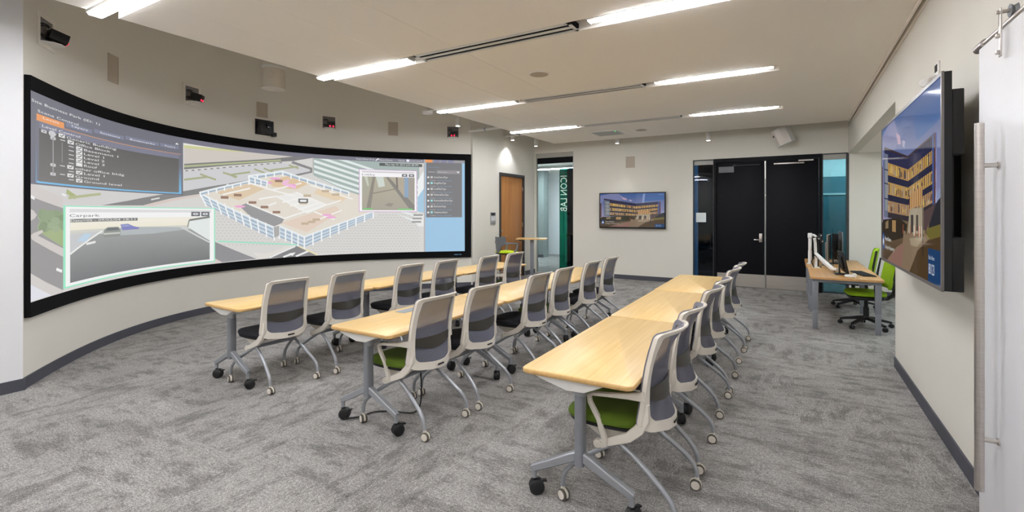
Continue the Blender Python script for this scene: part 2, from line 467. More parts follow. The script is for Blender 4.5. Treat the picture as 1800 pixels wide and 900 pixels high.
# ---- recessed linear lamps and air slots
names = {2: 'nearest visible', 3: 'second visible', 4: 'third visible', 5: 'farthest'}
for i, (s0, s1) in enumerate(SLOTS):
    yc = (s0 + s1) / 2 - 0.02
    for side, (x0, x1) in enumerate(((-5.10, -3.60), (-1.56, -0.19))):
        root = empty('ceiling_light', ((x0 + x1) / 2, yc, CZ))
        hl = (x1 - x0) / 2
        mb = MB(); mb.box((-hl, -.055, .03), (hl, .055, .09)); mb.box((-hl, -.06, .006), (hl, -.05, .03)); mb.box((-hl, .05, .006), (hl, .06, .03))
        mb.box((-hl, -.05, -.004), (-hl + .012, .05, .03)); mb.box((hl - .012, -.05, -.004), (hl, .05, .03))
        mb.build('housing', WHITEMET, root, smooth=False)
        inner = -1 if side == 1 else 1
        a, b = (-hl + .015, hl - .16) if side == 0 else (-hl + .16, hl - .2)
        MB().box((a, -.045, -.012), (b, .045, .028)).build('diffuser', LEDW, root, smooth=False)
        MB().lathe([(.03, 0), (.036, .012), (.036, .02)], 18, 0, Matrix.Translation((inner * (hl - .09), 0, .005))).build('spot_lens', DOWNL, root)
        if side == 1:
            MB().box((hl - .17, -.03, .008), (hl - .03, .03, .028)).build('end_lens', DOWNL, root, smooth=False)
        where = 'beside the screen' if side == 0 else 'on the right half of the ceiling'
        if i in names: lab = f'{names[i]} recessed linear ceiling light {where}'
        else: lab = f'recessed linear ceiling light behind the viewer, {where}, row {"one" if i == 0 else "two"}'
        tag(root, lab, 'ceiling light', 'recessed linear ceiling lights')
        MB().box((-.001, -.11, .10), (.001, .11, .138)).build('hanger', WHITEMET, root, smooth=False)
    if i < 2: continue
    x0, x1 = -3.50, -1.70
    root = empty('air_vent', ((x0 + x1) / 2, (s0 + s1) / 2, CZ)); hl = (x1 - x0) / 2; hw = (s1 - s0) / 2 - .004
    MB().box((-hl, -hw, .022), (hl, hw, .06)).build('backing', BEZEL, root, smooth=False)
    mb = MB(); mb.box((-hl, -hw, -.003), (hl, -hw + .045, .004)); mb.box((-hl, hw - .032, -.003), (hl, hw, .004)); mb.box((-hl, -hw, -.003), (-hl + .03, hw, .004)); mb.box((hl - .03, -hw, -.003), (hl, hw, .004))
    mb.build('vent_frame', WHITEMET, root, smooth=False)
    MB().box((-hl + .03, -.018, -.003), (hl - .03, .026, .004)).build('blade', WHITEMET, root, smooth=False)
    MB().box((-.02, -hw, .06), (.02, hw, .139)).build('hanger', WHITEMET, root, smooth=False)
    tag(root, f'{names[i]} white linear air vent with two dark slots between ceiling lights', 'air vent', 'linear air vents')
# ceiling speakers and square grille
for (x, y, lab) in ((-2.64, 5.17, 'round ceiling speaker between the second and third lamp slots'), (-2.65, 9.68, 'round ceiling speaker near the far edge of the ceiling')):
    root = empty('ceiling_speaker', (x, y, CZ)); tag(root, lab, 'speaker', 'round ceiling speakers')
    MB().lathe([(.125, 0), (.125, -.006), (.112, -.009)], 32).build('rim', WHITEMET, root)
    MB().lathe([(.11, -.008), (.108, -.011), (.05, -.012)], 32).build('grille', GRILLE, root)
root = empty('return_grille', (-3.36, 9.74, CZ)); tag(root, 'square grey perforated air grille flush in the ceiling', 'air vent')
mb = MB(); h = .3
for a, b in (((-h, -h), (h, -h + .03)), ((-h, h - .03), (h, h)), ((-h, -h + .03), (-h + .03, h - .03)), ((h - .03, -h + .03), (h, h - .03))): mb.box((*a, -.008), (*b, 0))
mb.build('frame', WHITEMET, root, smooth=False)
MB().box((-h + .03, -h + .03, -.005), (h - .03, h - .03, 0)).build('perforated_sheet', mat('grille_sheet', (176, 178, 176), 0.6, vary=0.25, vscale=300), root, smooth=False)
MB().box((.2, -.2, -.012), (.23, -.17, -.005)).build('indicator', mat('green_indicator', (60, 220, 140), 0.4, emit=(60, 230, 140), estr=1.0), root, smooth=False)

# ---- pendant cylinders hung from the deck
def downlight(x, y, z, label, energy=20, r=.045, h=.16, spot=70, col=(1, .96, .92)):
    root = empty('downlight', (x, y, z)); tag(root, label, 'light', 'white cylinder downlights')
    MB().lathe([(r, 0), (r, h), (r * .9, h + .005)], 20).build('cylinder', WHITEMET, root)
    MB().lathe([(r * .8, .002), (r * .8, -.004)], 20).build('lens', DOWNL, root)
    MB().tube([(0, 0, h), (0, 0, DECK - z)], .012, 8).build('stem', WHITEMET, root)
    l = bpy.data.lights.new('downlight_lamp', 'SPOT'); l.energy = energy; l.spot_size = R(spot); l.spot_blend = .6; l.shadow_soft_size = .04; l.color = col
    lo = bpy.data.objects.new('downlight_lamp', l); COL.objects.link(lo); lo.parent = root; lo.location = (0, 0, -.02)
downlight(-5.53, 7.43, 3.25, 'small white cylinder downlight above the right end of the screen')
downlight(-5.80, 9.97, 3.33, 'small white cylinder downlight above the oak door', energy=42, spot=104, col=(.90, .94, 1))
downlight(-5.53, 10.65, 3.25, 'small white cylinder downlight beside the glass panel with lettering')
p = at_y(1085, 252, 11.0); downlight(p.x, p.y, p.z, 'small white cylinder downlight above the small television')
p = at_y(1245, 247, 11.0); downlight(p.x, p.y, p.z, 'small white cylinder downlight above the black double doors')
root = empty('pendant_cylinder', (-6.8, 4.5, 3.47)); tag(root, 'large off-white pendant cylinder hung above the curved screen', 'pendant lamp')
MB().lathe([(.10, .03), (.165, 0), (.17, .03), (.155, .33), (.15, .48)], 32).build('shade', mat('pendant_shade', (214, 206, 192), .7), root)
MB().lathe([(.158, .29), (.162, .30), (.162, .32), (.158, .33)], 32).build('band', WHITEMET, root)
root = empty('smoke_detector', (-5.57, 6.6, 3.36)); tag(root, 'small white disc smoke detector above the screen', 'detector')
MB().lathe([(.05, -.03), (.09, -.02), (.10, .0), (.10, .02)], 28).build('body', WHITEMET, root)
MB().tube([(0, 0, .02), (0, 0, DECK - 3.36)], .012, 8).build('stem', WHITEMET, root)
MB().tube([(0, 0, .03), (.6, .1, .08)], .012, 8).build('conduit', WHITEMET, root)
def pipe(name, pts, label):
    root = empty(name, pts[0]); tag(root, label, 'pipe', 'ceiling pipes')
    P0 = Vector(pts[0]); q = [Vector(p) - P0 for p in pts]
    MB().tube(q, .028, 14).build('pipe_run', WHITEMET, root)
    for f in (.28, .72):
        c = q[0].lerp(q[-1], f); d = (q[-1] - q[0]).normalized()
        MB().lathe([(.036, -.02), (.036, .02)], 16, 0, Matrix.Translation(c) @ rot_to(d)).build('clamp', SILVER, root)
pipe('sprinkler_pipe', [(-5.97, 8.42, 3.33), (-4.5, 8.42, 3.36)], 'white pipe running from wall to ceiling edge left of the oak door')
pipe('sprinkler_pipe', [(-5.97, 9.9, 3.43), (-4.5, 9.9, 3.45)], 'white pipe above the oak door behind the cylinder downlight')

# ---- oak door
door = empty('door_1', (XL, 10.25, 0)); struct(door, 'oak veneer door with steel lever in dark frame', 'door')
mb = MB(); mb.box((-.16, -.60, 0), (.025, -.545, 2.55)); mb.box((-.16, .545, 0), (.025, .60, 2.55)); mb.box((-.16, -.545, 2.485), (.025, .545, 2.55))
mb.build('door_frame', mat('dark_grey_frame', (52, 50, 50), .45), door, smooth=False)
leaf = MB().box((-.06, -.54, .01), (-.015, .54, 2.48), bev=.003).build('leaf', OAK, door)
lv = MB(); lv.lathe([(.028, 0), (.028, .01)], 16, 0, Matrix.Translation((-.015, -.46, 1.03)) @ rot_to((1, 0, 0))); lv.tube([(-.01, -.46, 1.03), (.045, -.46, 1.03), (.05, -.44, 1.03), (.05, -.33, 1.03)], .01, 8)
lv.lathe([(.024, 0), (.024, .015)], 16, 0, Matrix.Translation((-.015, -.46, 1.17)) @ rot_to((1, 0, 0)))
lv.build('handle', STEEL, leaf)
for z in (.35, 1.3, 2.2): MB().tube([(-.005, .55, z - .05), (-.005, .55, z + .05)], .009, 8).build('hinge', STEEL, door)

# ---- far wall glass panels and double doors
GL_TEAL = glass('teal_glass', (176, 214, 214)); GL_CLEAR = glass('clear_glass', (230, 238, 238)); GL_DARK = glass('dim_glass', (150, 176, 196))
FRAME = mat('window_frame_metal', (176, 174, 166), .4, vary=.02)
w1 = empty('window_1', (-5.41, YF, 0)); struct(w1, 'tall glass panel with reversed white lettering beside the oak door', 'window')
mb = MB(); mb.box((-.545, .04, 0), (-.52, .1, 3.17)); mb.box((.515, .04, 0), (.54, .1, 3.17)); mb.box((-.52, .04, 3.05), (.515, .1, 3.17)); mb.box((-.52, .04, 0), (.515, .1, .03))
mb.build('window_frame', FRAME, w1, smooth=False)
MB().box((-.52, .045, 2.90), (.515, .095, 3.05)).build('shade_box', BLACKP, w1, smooth=False)
MB().box((-.52, .065, .03), (.515, .077, 2.90)).build('pane', GL_CLEAR, w1, smooth=False)
fx0 = at_y(983.5, 374, YF + .06).x + 5.41; fx1 = at_y(997, 374, YF + .06).x + 5.41; fz = at_y(990, 296, YF + .06).z
MB().box((fx0, .058, .03), (fx1, .063, fz)).build('tinted_film', glass('green_film', (84, 176, 158), .1), w1, smooth=False)
MB().box((fx1, .058, .03), (.513, .063, fz)).build('dark_film', glass('dark_green_film', (34, 70, 78), .1), w1, smooth=False)
w2 = empty('window_2', (-1.75, YF, 0)); struct(w2, 'narrow glass sidelight left of the black double doors', 'window')
mb = MB(); mb.box((-.22, .03, 0), (-.2, .12, 2.78)); mb.box((.2, .03, 0), (.22, .12, 2.78)); mb.box((-.2, .03, 2.76), (.2, .12, 2.78)); mb.box((-.2, .03, 0), (.2, .12, .02))
mb.build('window_frame', mat('dark_frame_metal', (58, 60, 62), .4), w2, smooth=False)
MB().box((-.2, .05, 2.67), (.2, .1, 2.76)).build('header', FRAME, w2, smooth=False)
MB().box((-.2, .065, .02), (.2, .077, 2.67)).build('pane', GL_DARK, w2, smooth=False)
MB().box((-.2, .07, .02), (-.12, .09, 2.67)).build('blue_strip', mat('blue_edge_film', (128, 180, 212), .3), w2, smooth=False)
MB().box((-.16, .055, 1.39), (.05, .062, 1.60)).build('paper_notice', mat('paper', (214, 222, 222), .8), w2, smooth=False)
w3 = empty('window_3', (0.70, YF, 0)); struct(w3, 'narrow teal glass sidelight right of the black double doors', 'window')
mb = MB(); mb.box((-.22, .03, 0), (-.2, .12, 2.78)); mb.box((.18, .03, 0), (.22, .12, 2.78)); mb.box((-.2, .03, 2.76), (.18, .12, 2.78)); mb.box((-.2, .03, 0), (.18, .12, .02))
mb.build('window_frame', MATS['dark_frame_metal'], w3, smooth=False)
MB().box((-.2, .05, 2.66), (.18, .1, 2.76)).build('header', FRAME, w3, smooth=False)
MB().box((-.2, .065, .02), (.18, .077, 2.66)).build('pane', glass('deep_teal_glass', (176, 210, 216)), w3, smooth=False)
d2 = empty('door_2', (-0.525, YF, 0)); struct(d2, 'tall black double doors with steel kick plates', 'door')
mb = MB(); mb.box((-1.005, -.02, 0), (-.955, .13, 2.78)); mb.box((.955, -.02, 0), (1.005, .13, 2.78)); mb.box((-.955, -.02, 2.70), (.955, .13, 2.78))
mb.build('door_frame', BLACKP, d2, smooth=False)
for s, (x0, x1) in enumerate(((-.95, -.006), (.006, .95))):
    lf = MB().box((x0, .01, .012), (x1, .055, 2.695), bev=.003).build('leaf', BLACKP, d2)
    MB().box((x0 + .012, .004, .015), (x1 - .004, .012, .29)).build('kick_plate', KICK, lf, smooth=False)
    MB().box(((-.012 if s == 0 else .006), -.002, .012), ((-.006 if s == 0 else .012), .01, 2.69)).build('meeting_strip', STEEL, lf, smooth=False)
    cl = MB()
    if s == 0:
        cl.box((-.60, -.035, 2.61), (-.10, .005, 2.625)); cl.box((-.62, -.03, 2.60), (-.57, .01, 2.64))
        cl.build('closer_arm', BLACKPL, lf, smooth=False)
        MB().box((-.90, -.045, 2.47), (-.60, .01, 2.60), bev=.006).build('closer_box', GREYPL, lf)
        h = MB(); h.box((-.115, -.012, .98), (-.055, .01, 1.16), bev=.006); h.tube([(-.085, -.01, 1.03), (-.085, -.06, 1.03), (-.10, -.065, 1.03), (-.21, -.065, 1.03)], .011, 8)
        h.build('lever_handle', STEEL, lf)
    else:
        cl.box((.16, -.05, 2.60), (.70, -.005, 2.63), bev=.005); cl.box((.60, -.03, 2.655), (.86, -.005, 2.675))
        cl.build('closer_arm', STEEL, lf)
# rooms beyond the glass
o = MB().box((-8.3, 15.5, 0), (-7.74, 15.9, 3.15)).build('wall_corridor_column', mat('concrete_grey', (138, 146, 144), .7, vary=.06, vscale=3)); struct(o, 'grey corridor column seen through the lettered glass', 'wall')
o = MB().box((-8.3, 15.485, 0), (-7.74, 15.5, .1)).build('baseboard_corridor', BASEB); struct(o, 'dark baseboard of the corridor column', 'baseboard')
o = MB().box((-1.6, 14.2, 0), (-1.1, 14.3, DECK)).build('wall_dim_office', mat('navy_wall', (40, 44, 58), .8)); struct(o, 'dark navy wall seen through the left sidelight', 'wall')
o = MB().box((-4.4, 14.3, 0), (-1.1, 14.4, DECK)).build('wall_dim_office_back', MATS['navy_wall']); struct(o, 'dark navy wall at the back of the dim office', 'wall')
o = MB().box((-1.0, 13.6, 0), (3.6, 13.7, 2.45)).build('wall_corridor_teal', mat('teal_wall', (84, 122, 130), .7)); struct(o, 'teal corridor wall seen through the right sidelight', 'wall')
o = MB().box((-1.0, 13.6, 2.45), (3.6, 13.7, 3.15)).build('wall_corridor_soffit', WHITEMET); struct(o, 'bright white soffit above the teal corridor wall', 'wall')
o = MB().box((-1.0, 13.58, 2.02), (3.6, 13.6, 2.06)).build('trim_corridor', WHITEMET); struct(o, 'pale rail along the teal corridor wall', 'trim')
t = empty('side_table', (-1.9, 13.2, 0)); tag(t, 'grey side table in the dim office behind the left sidelight', 'table')
MB().box((-.5, -.4, .70), (.5, .4, .735), bev=.01).build('tabletop', GREYPL, t)
for sx in (-.42, .42):
    MB().tube([(sx, -.3, 0), (sx, 0, .70), (sx, .3, 0)], .02, 8).build('leg', BLACKPL, t)
for (x, y, ex, lab) in ((-6.9, 14.6, 160.0, 'corridor ceiling light behind the lettered glass'), (1.0, 12.7, 60.0, 'corridor ceiling light behind the right sidelight'), (-2.6, 12.3, 3.0, 'weak ceiling light in the dim office')):
    root = empty('corridor_light', (x, y, 3.06)); tag(root, lab, 'ceiling light')
    MB().box((-.7, -.12, .0), (.7, .12, .09)).build('housing', WHITEMET, root, smooth=False)
    MB().box((-.68, -.1, -.012), (.68, .1, 0)).build('diffuser', emission('corridor_lens_%d' % int(ex * 100), (240, 248, 255), ex), root, smooth=False)
root = empty('alcove_light', (2.1, 9.0, HZ - .05)); tag(root, 'linear ceiling light over the alcove desks', 'ceiling light')
MB().box((-.08, -1.4, .0), (.08, 1.4, .05)).build('housing', WHITEMET, root, smooth=False)
MB().box((-.06, -1.38, -.012), (.06, 1.38, 0)).build('diffuser', emission('alcove_lens', (230, 246, 250), 42.0), root, smooth=False)

# ---- sliding white barn door at the right edge
bd = empty('door_3', (0.80, 2.3, 0)); struct(bd, 'white sliding barn door with long steel pull at right edge', 'door')
MB().box((-.02, -1.3, .015), (.02, .89, 2.395), bev=.002).build('leaf', mat('white_lacquer', (236, 236, 238), .35, vary=.01), bd)
h = MB(); h.tube([(-.085, .62, .36), (-.085, .62, 2.0)], .0175, 18)
for z in (.59, 1.81): h.tube([(-.085, .62, z), (-.02, .62, z)], .010, 12); h.lathe([(.016, 0), (.016, .006)], 14, 0, Matrix.Translation((-.026, .62, z)) @ rot_to((1, 0, 0)))
h.build('pull_handle', STEEL, bd)
rail = empty('door_rail', (0.80, 2.3, 2.42)); tag(rail, 'steel tube rail above the sliding white door', 'rail')
rb = MB(); rb.tube([(0, -1.5, 0), (0, .93, 0)], .014, 16); rb.build('tube', STEEL, rail)
MB().lathe([(.016, -.09), (.022, -.085), (.022, .03), (.014, .042), (.004, .046)], 18, 0, Matrix.Translation((0, .955, 0)) @ rot_to((0, 1, 0))).build('end_cap', STEEL, rail)
for y in (-1.0, .78): MB().tube([(0, y, 0), (.11, y, 0)], .010, 10).build('standoff', STEEL, rail)
hg = empty('door_hanger', (0.80, 2.83, 2.42)); tag(hg, 'steel strap hanger with black roller on the door rail', 'hanger')
MB().box((-.045, -.014, -.155), (-.038, .014, .052), bev=.003).build('strap', STEEL, hg)
MB().lathe([(.016, -.014), (.028, -.012), (.020, 0), (.028, .012), (.016, .014)], 20, 0, Matrix.Translation((0, 0, .036)) @ rot_to((1, 0, 0))).build('roller', GREYPL, hg)
ax = MB(); ax.tube([(-.055, 0, .036), (.0, 0, .036)], .008, 12); ax.build('axle', STEEL, hg)
for z in (-.065, -.135): MB().lathe([(.010, 0), (.010, .010), (.005, .013)], 12, 0, Matrix.Translation((-.045, 0, z)) @ rot_to((-1, 0, 0))).build('bolt', STEEL, hg)

# ================================================================== CHAIRS
def interp(tab, z):
    for (a, va), (b, vb) in zip(tab, tab[1:]):
        if z <= b: return va + (vb - va) * max(0, (z - a)) / (b - a)
    return tab[-1][1]
XS = [(.40, .128), (.46, .131), (.557, .138), (.65, .144), (.74, .153), (.80, .162), (.90, .184), (.95, .198), (1.0, .216)]
KY = [(.40, 2.5), (.50, 2.3), (.56, 1.5), (.62, .8), (.70, .45), (.80, .5), (.88, .9), (.94, 1.5), (1.0, 2.0)]
def bx(y, z): return interp(XS, z) + interp(KY, z) * (.044 - y * y)
def chair_caster(stem_r=.008):
    mb = MB()
    for s in (-1, 1):
        T = Matrix.Translation((.008, s * .0125, .031)) @ rot_to((0, s, 0))
        mb.lathe([(.026, -.008), (.031, -.005), (.031, .005), (.028, .009)], 18, 0, T)
        mb.lathe([(.024, .008), (.024, .0115), (.012, .013)], 18, 1, T)
    # hood between the wheels
    hood = [(.008 + .034 * math.cos(R(a)), .031 + .034 * math.sin(R(a))) for a in range(-20, 201, 20)]
    mb.prism(hood, -.0055, .0055, 'y', 1)
    mb.lathe([(.011, .055), (.013, .066), (.011, .078)], 12, 1)
    return mb
def seat_mesh(x0, x1, hw, z0, z1):
    mb = MB(); n = 36
    rings = []
    def outline(ins):
        pts = []
        for k in range(n):
            a = 2 * math.pi * k / n
            c, s = math.cos(a), math.sin(a)
            e = 2 / 4.2
            px = math.copysign(abs(c) ** e, c); py = math.copysign(abs(s) ** e, s)
            cx = (x0 + x1) / 2; hx = (x1 - x0) / 2 - ins
            w = hw - ins - (0.02 if px > 0 else 0) * px
            pts.append((cx + px * hx, py * w))
        return pts
    lev = [(.02, z0), (.006, z0 + .006), (0, z0 + .02), (.004, z1 - .016), (.02, z1 - .004), (.06, z1), (.12, z1 - .004)]
    vs_, fs_ = [], []
    for ins, z in lev:
        for (x, y) in outline(ins):
            drop = -.012 * max(0, (-(x - x0) + .10) / .10) if z > z0 + .02 else 0
            vs_.append((x, y, z + drop))
    m = len(lev)
    for i in range(m - 1):
        for k in range(n):
            k2 = (k + 1) % n; fs_.append((i*n+k, i*n+k2, (i+1)*n+k2, (i+1)*n+k))
    fs_.append(tuple(range(n))[::-1]); fs_.append(tuple((m-1)*n + k for k in range(n)))
    mb.add(vs_, fs_); return mb
RIMGREY = mat('chair_rim_grey', (112, 112, 122), .7)
def make_chair(green, arms):
    root = empty('mesh_back_chair')
    # --- back frame: ring on the curved back surface plus two arms down to the pivots
    def loop(hwb, hwt, z0, z1, rb, rt):
        pts = []
        def corner(cx, cz, r, a0):
            for k in range(7):
                a = R(a0 + 90 * k / 6); pts.append((cx + r * math.cos(a), cz + r * math.sin(a)))
        corner(hwt - rt, z1 - rt, rt, 0); 
        for k in range(1, 4): pts.append((-(hwt - rt) * (k - 2) / 2 * -1 if False else (hwt - rt) * (1 - k / 2), z1 + .010 * (1 - (1 - k / 2) ** 2)))
        corner(-hwt + rt, z1 - rt, rt, 90)
        for k in range(1, 6): pts.append((-hwt + (hwt - hwb) * k / 6 - .004 * math.sin(math.pi * k / 6), z1 - rt + (z0 + rb - z1 + rt) * k / 6))
        corner(-hwb + rb, z0 + rb, rb, 180)
        for k in range(1, 4): pts.append(((-hwb + rb) * (1 - k / 2), z0 - .008 * (1 - (1 - k / 2) ** 2)))
        corner(hwb - rb, z0 + rb, rb, 270)
        for k in range(1, 6): pts.append((hwb + (hwt - hwb) * k / 6 + .004 * math.sin(math.pi * k / 6), z0 + rb + (z1 - rt - z0 - rb) * k / 6))
        return pts
    outer = loop(.228, .210, .452, .975, .06, .028); inner = loop(.184, .174, .505, .955, .045, .02)
    n = len(outer); vs_, fs_ = [], []
    for (y, z) in outer: vs_.append((bx(y, z) - .012, y, z))
    for (y, z) in outer: vs_.append((bx(y, z) + .010, y, z))
    for (y, z) in inner: vs_.append((bx(y, z) + .008, y, z))
    for (y, z) in inner: vs_.append((bx(y, z) - .010, y, z))
    for i in range(n):
        j = (i + 1) % n
        for k in range(4):
            k2 = (k + 1) % 4; fs_.append((k*n+i, k*n+j, k2*n+j, k2*n+i))
    mb = MB(); mb.add(vs_, fs_)
    # rolled lip on the top rail
    lip = [(bx(y, .977) + .010, y, .978 + .010 * (1 - (y / .18) ** 2)) for y in [-.19 + .38 * k / 12 for k in range(13)]]
    mb.tube(lip, [.005] + [.0075] * 11 + [.005], 8)
    for s in (-1, 1):
        path = [(bx(.2, .60) - .004, s * .200, .60), (bx(.2, .52) - .004, s * .204, .52), (.108, s * .206, .462), (.055, s * .208, .412), (-.03, s * .210, .372), (-.115, s * .212, .338)]
        mb.bar(path, [.022, .028, .030, .028, .026, .024], [.040, .048, .056, .052, .044, .038])
        mb.lathe([(.022, -.016), (.024, -.012), (.024, .012), (.022, .016)], 16, 0, Matrix.Translation((-.118, s * .212, .338)) @ rot_to((0, 1, 0)))
    mb.build('back_frame', WHITEPL, root)
    rim = loop(.226, .208, .455, .980, .06, .028); vs_, fs_ = [], []
    for (lp, dx) in ((rim, -.012), (rim, -.021), (inner, -.019), (inner, -.010)):
        for (y, z) in lp: vs_.append((bx(y, z) + dx, y, z))
    for i in range(n):
        j = (i + 1) % n
        for k in range(4):
            k2 = (k + 1) % 4; fs_.append((k*n+i, k*n+j, k2*n+j, k2*n+i))
    MB().add(vs_, fs_).build('mesh_rim', RIMGREY, root)
    # --- mesh panel
    vs_, fs_ = [], []; ny, nz_ = 10, 12
    for i in range(nz_ + 1):
        z = .498 + (.962 - .498) * i / nz_
        hw = .190 + (.180 - .190) * i / nz_
        for j in range(ny + 1):
            y = -hw + 2 * hw * j / ny
            vs_.append((bx(y, z) - .002, y, z))
    for i in range(nz_):
        for j in range(ny):
            a = i * (ny + 1) + j; fs_.append((a, a + 1, a + ny + 2, a + ny + 1))
    MB().add(vs_, fs_).build('back_mesh', MESHF, root)
    # --- lumbar strap in front of the mesh
    vs_, fs_ = [], []
    for j in range(15):
        y = -.192 + .384 * j / 14; w_ = 1 - (y / .192) ** 2
        zl, zu = .622 - .034 * w_, .682 - .008 * w_
        for dx, z in ((.003, zl), (.003, zu), (.006, zu), (.006, zl)): vs_.append((bx(y, z) + dx, y, z))
    for j in range(14):
        for k in range(4):
            k2 = (k + 1) % 4; fs_.append((j*4+k, j*4+k2, (j+1)*4+k2, (j+1)*4+k))
    fs_ += [(0, 1, 2, 3), (56, 57, 58, 59)]
    lum = MB().add(vs_, fs_).build('lumbar_strap', BAND, root)
    for s in (-1, 1):
        MB().box((bx(.208, .68) - .022, s * .205 - .008, .655), (bx(.208, .68) + .004, s * .205 + .008, .72), bev=.004).build('lumbar_clip', WHITEPL if s == 1 else GREYPL, root)
    # label slot in the lower rail
    MB().box((bx(0, .475) + .006, -.032, .466), (bx(0, .475) + .0125, .032, .478), bev=.002).build('tilt_slot', BLACKPL, root)
    # --- seat
    seat_mesh(-.335, .115, .24, .448, .506).build('seat_pad', FAB_GRN if green else FAB_BLK, root)
    seat_mesh(-.325, .11, .233, .430, .449).build('seat_rim', BLACKPL, root)
    pan = MB()
    prof = [(-.26, .432), (.07, .432), (.02, .395), (-.06, .368), (-.13, .368), (-.18, .395)]
    for s in (-1, 1): pan.prism(prof, s * .17 - .008, s * .17 + .008, 'y')
    pan.box((-.16, -.17, .392), (.02, .17, .43))
    pan.build('seat_pan', WHITEPL, root)
    MB().tube([(-.01, -.198, .362), (-.01, .198, .362)], .017, 12).build('cross_tube', GREYCOL, root)
    # --- legs with casters
    rng = random.Random(3)
    for (fx, s) in ((-1, -1), (-1, 1), (1, -1), (1, 1)):
        if fx < 0:
            path = [(-.01, s * .19, .362), (-.09, s * .205, .318), (-.18, s * .230, .258), (-.25, s * .252, .204), (-.285, s * .263, .168), (-.302, s * .268, .125), (-.305, s * .269, .075)]
        else:
            path = [(-.01, s * .19, .362), (.07, s * .198, .318), (.16, s * .212, .255), (.235, s * .226, .198), (.278, s * .233, .155), (.298, s * .236, .115), (.303, s * .236, .075)]
        lg = MB().tube(path, .0145, 12, sx=.95).build('leg', SILVER, root)
        c = chair_caster().build('caster', [TYRE, WHITEPL], lg)
        c.location = (path[-1][0], path[-1][1], 0); c.rotation_euler = (0, 0, rng.uniform(-.7, .7) + rng.choice((0, math.pi)))
    if arms:
        for s in (-1, 1):
            a = MB()
            path = [(bx(.22, .66) + .004, s * .228, .648), (.06, s * .234, .638), (-.05, s * .242, .626), (-.135, s * .242, .616), (-.158, s * .241, .602), (-.152, s * .240, .566), (-.105, s * .232, .48), (-.075, s * .226, .38), (-.075, s * .22, .345), (-.10, s * .218, .335)]
            a.bar(path, [.020, .026, .032, .032, .028, .026, .026, .026, .024, .022], [.05, .03, .018, .016, .022, .024, .026, .03, .034, .034])
            a.build('armrest', WHITEPL, root)
    return root
CHAIRS = {
 'front': [(-4.28, 2.86, -3), (-4.23, 3.53, -3), (-4.19, 4.44, -4), (-4.12, 5.05, -4), (-3.99, 5.87, -5), (-3.95, 6.55, -5)],
 'middle': [(-2.53, 2.875, -3), (-2.505, 3.515, -4), (-2.46, 4.46, -3), (-2.46, 5.08, -2), (-2.44, 5.905, -3), (-2.42, 6.585, -3)],
 'right': [(-.80, 2.735, -3), (-.80, 3.39, -3), (-.80, 4.32, -3), (-.80, 4.925, -2), (-.805, 5.90, -3), (-.80, 6.505, -2)],
}
ROWLAB = {'front': 'table row nearest the screen', 'middle': 'middle table row', 'right': 'right-hand table row'}
ORD = ['nearest', 'second', 'third', 'fourth', 'fifth', 'farthest']
GREEN = {('front', 5): True, ('middle', 0): True, ('middle', 3): False, ('right', 0): True}   # value: has arms
protos = {}
for row, lst in CHAIRS.items():
    for i, (x, y, rz) in enumerate(lst):
        g = (row, i) in GREEN; arms = GREEN.get((row, i), False)
        key = (g, arms)
        if key not in protos: protos[key] = make_chair(g, arms); c = protos[key]
        else: c = copy_tree(protos[key])
        c.location = (x, y, 0); c.rotation_euler = (0, 0, R(rz))
        look = 'green-seated mesh-back armchair' if arms else ('green-seated mesh-back chair' if g else 'black-seated mesh-back chair')
        which = f'{ORD[i]} chair' if i in (0, 5) else f'{ORD[i]} chair from the near end'
        tag(c, f'{look}, {which} at the {ROWLAB[row]}', 'chair', 'mesh-back chairs at the tables')

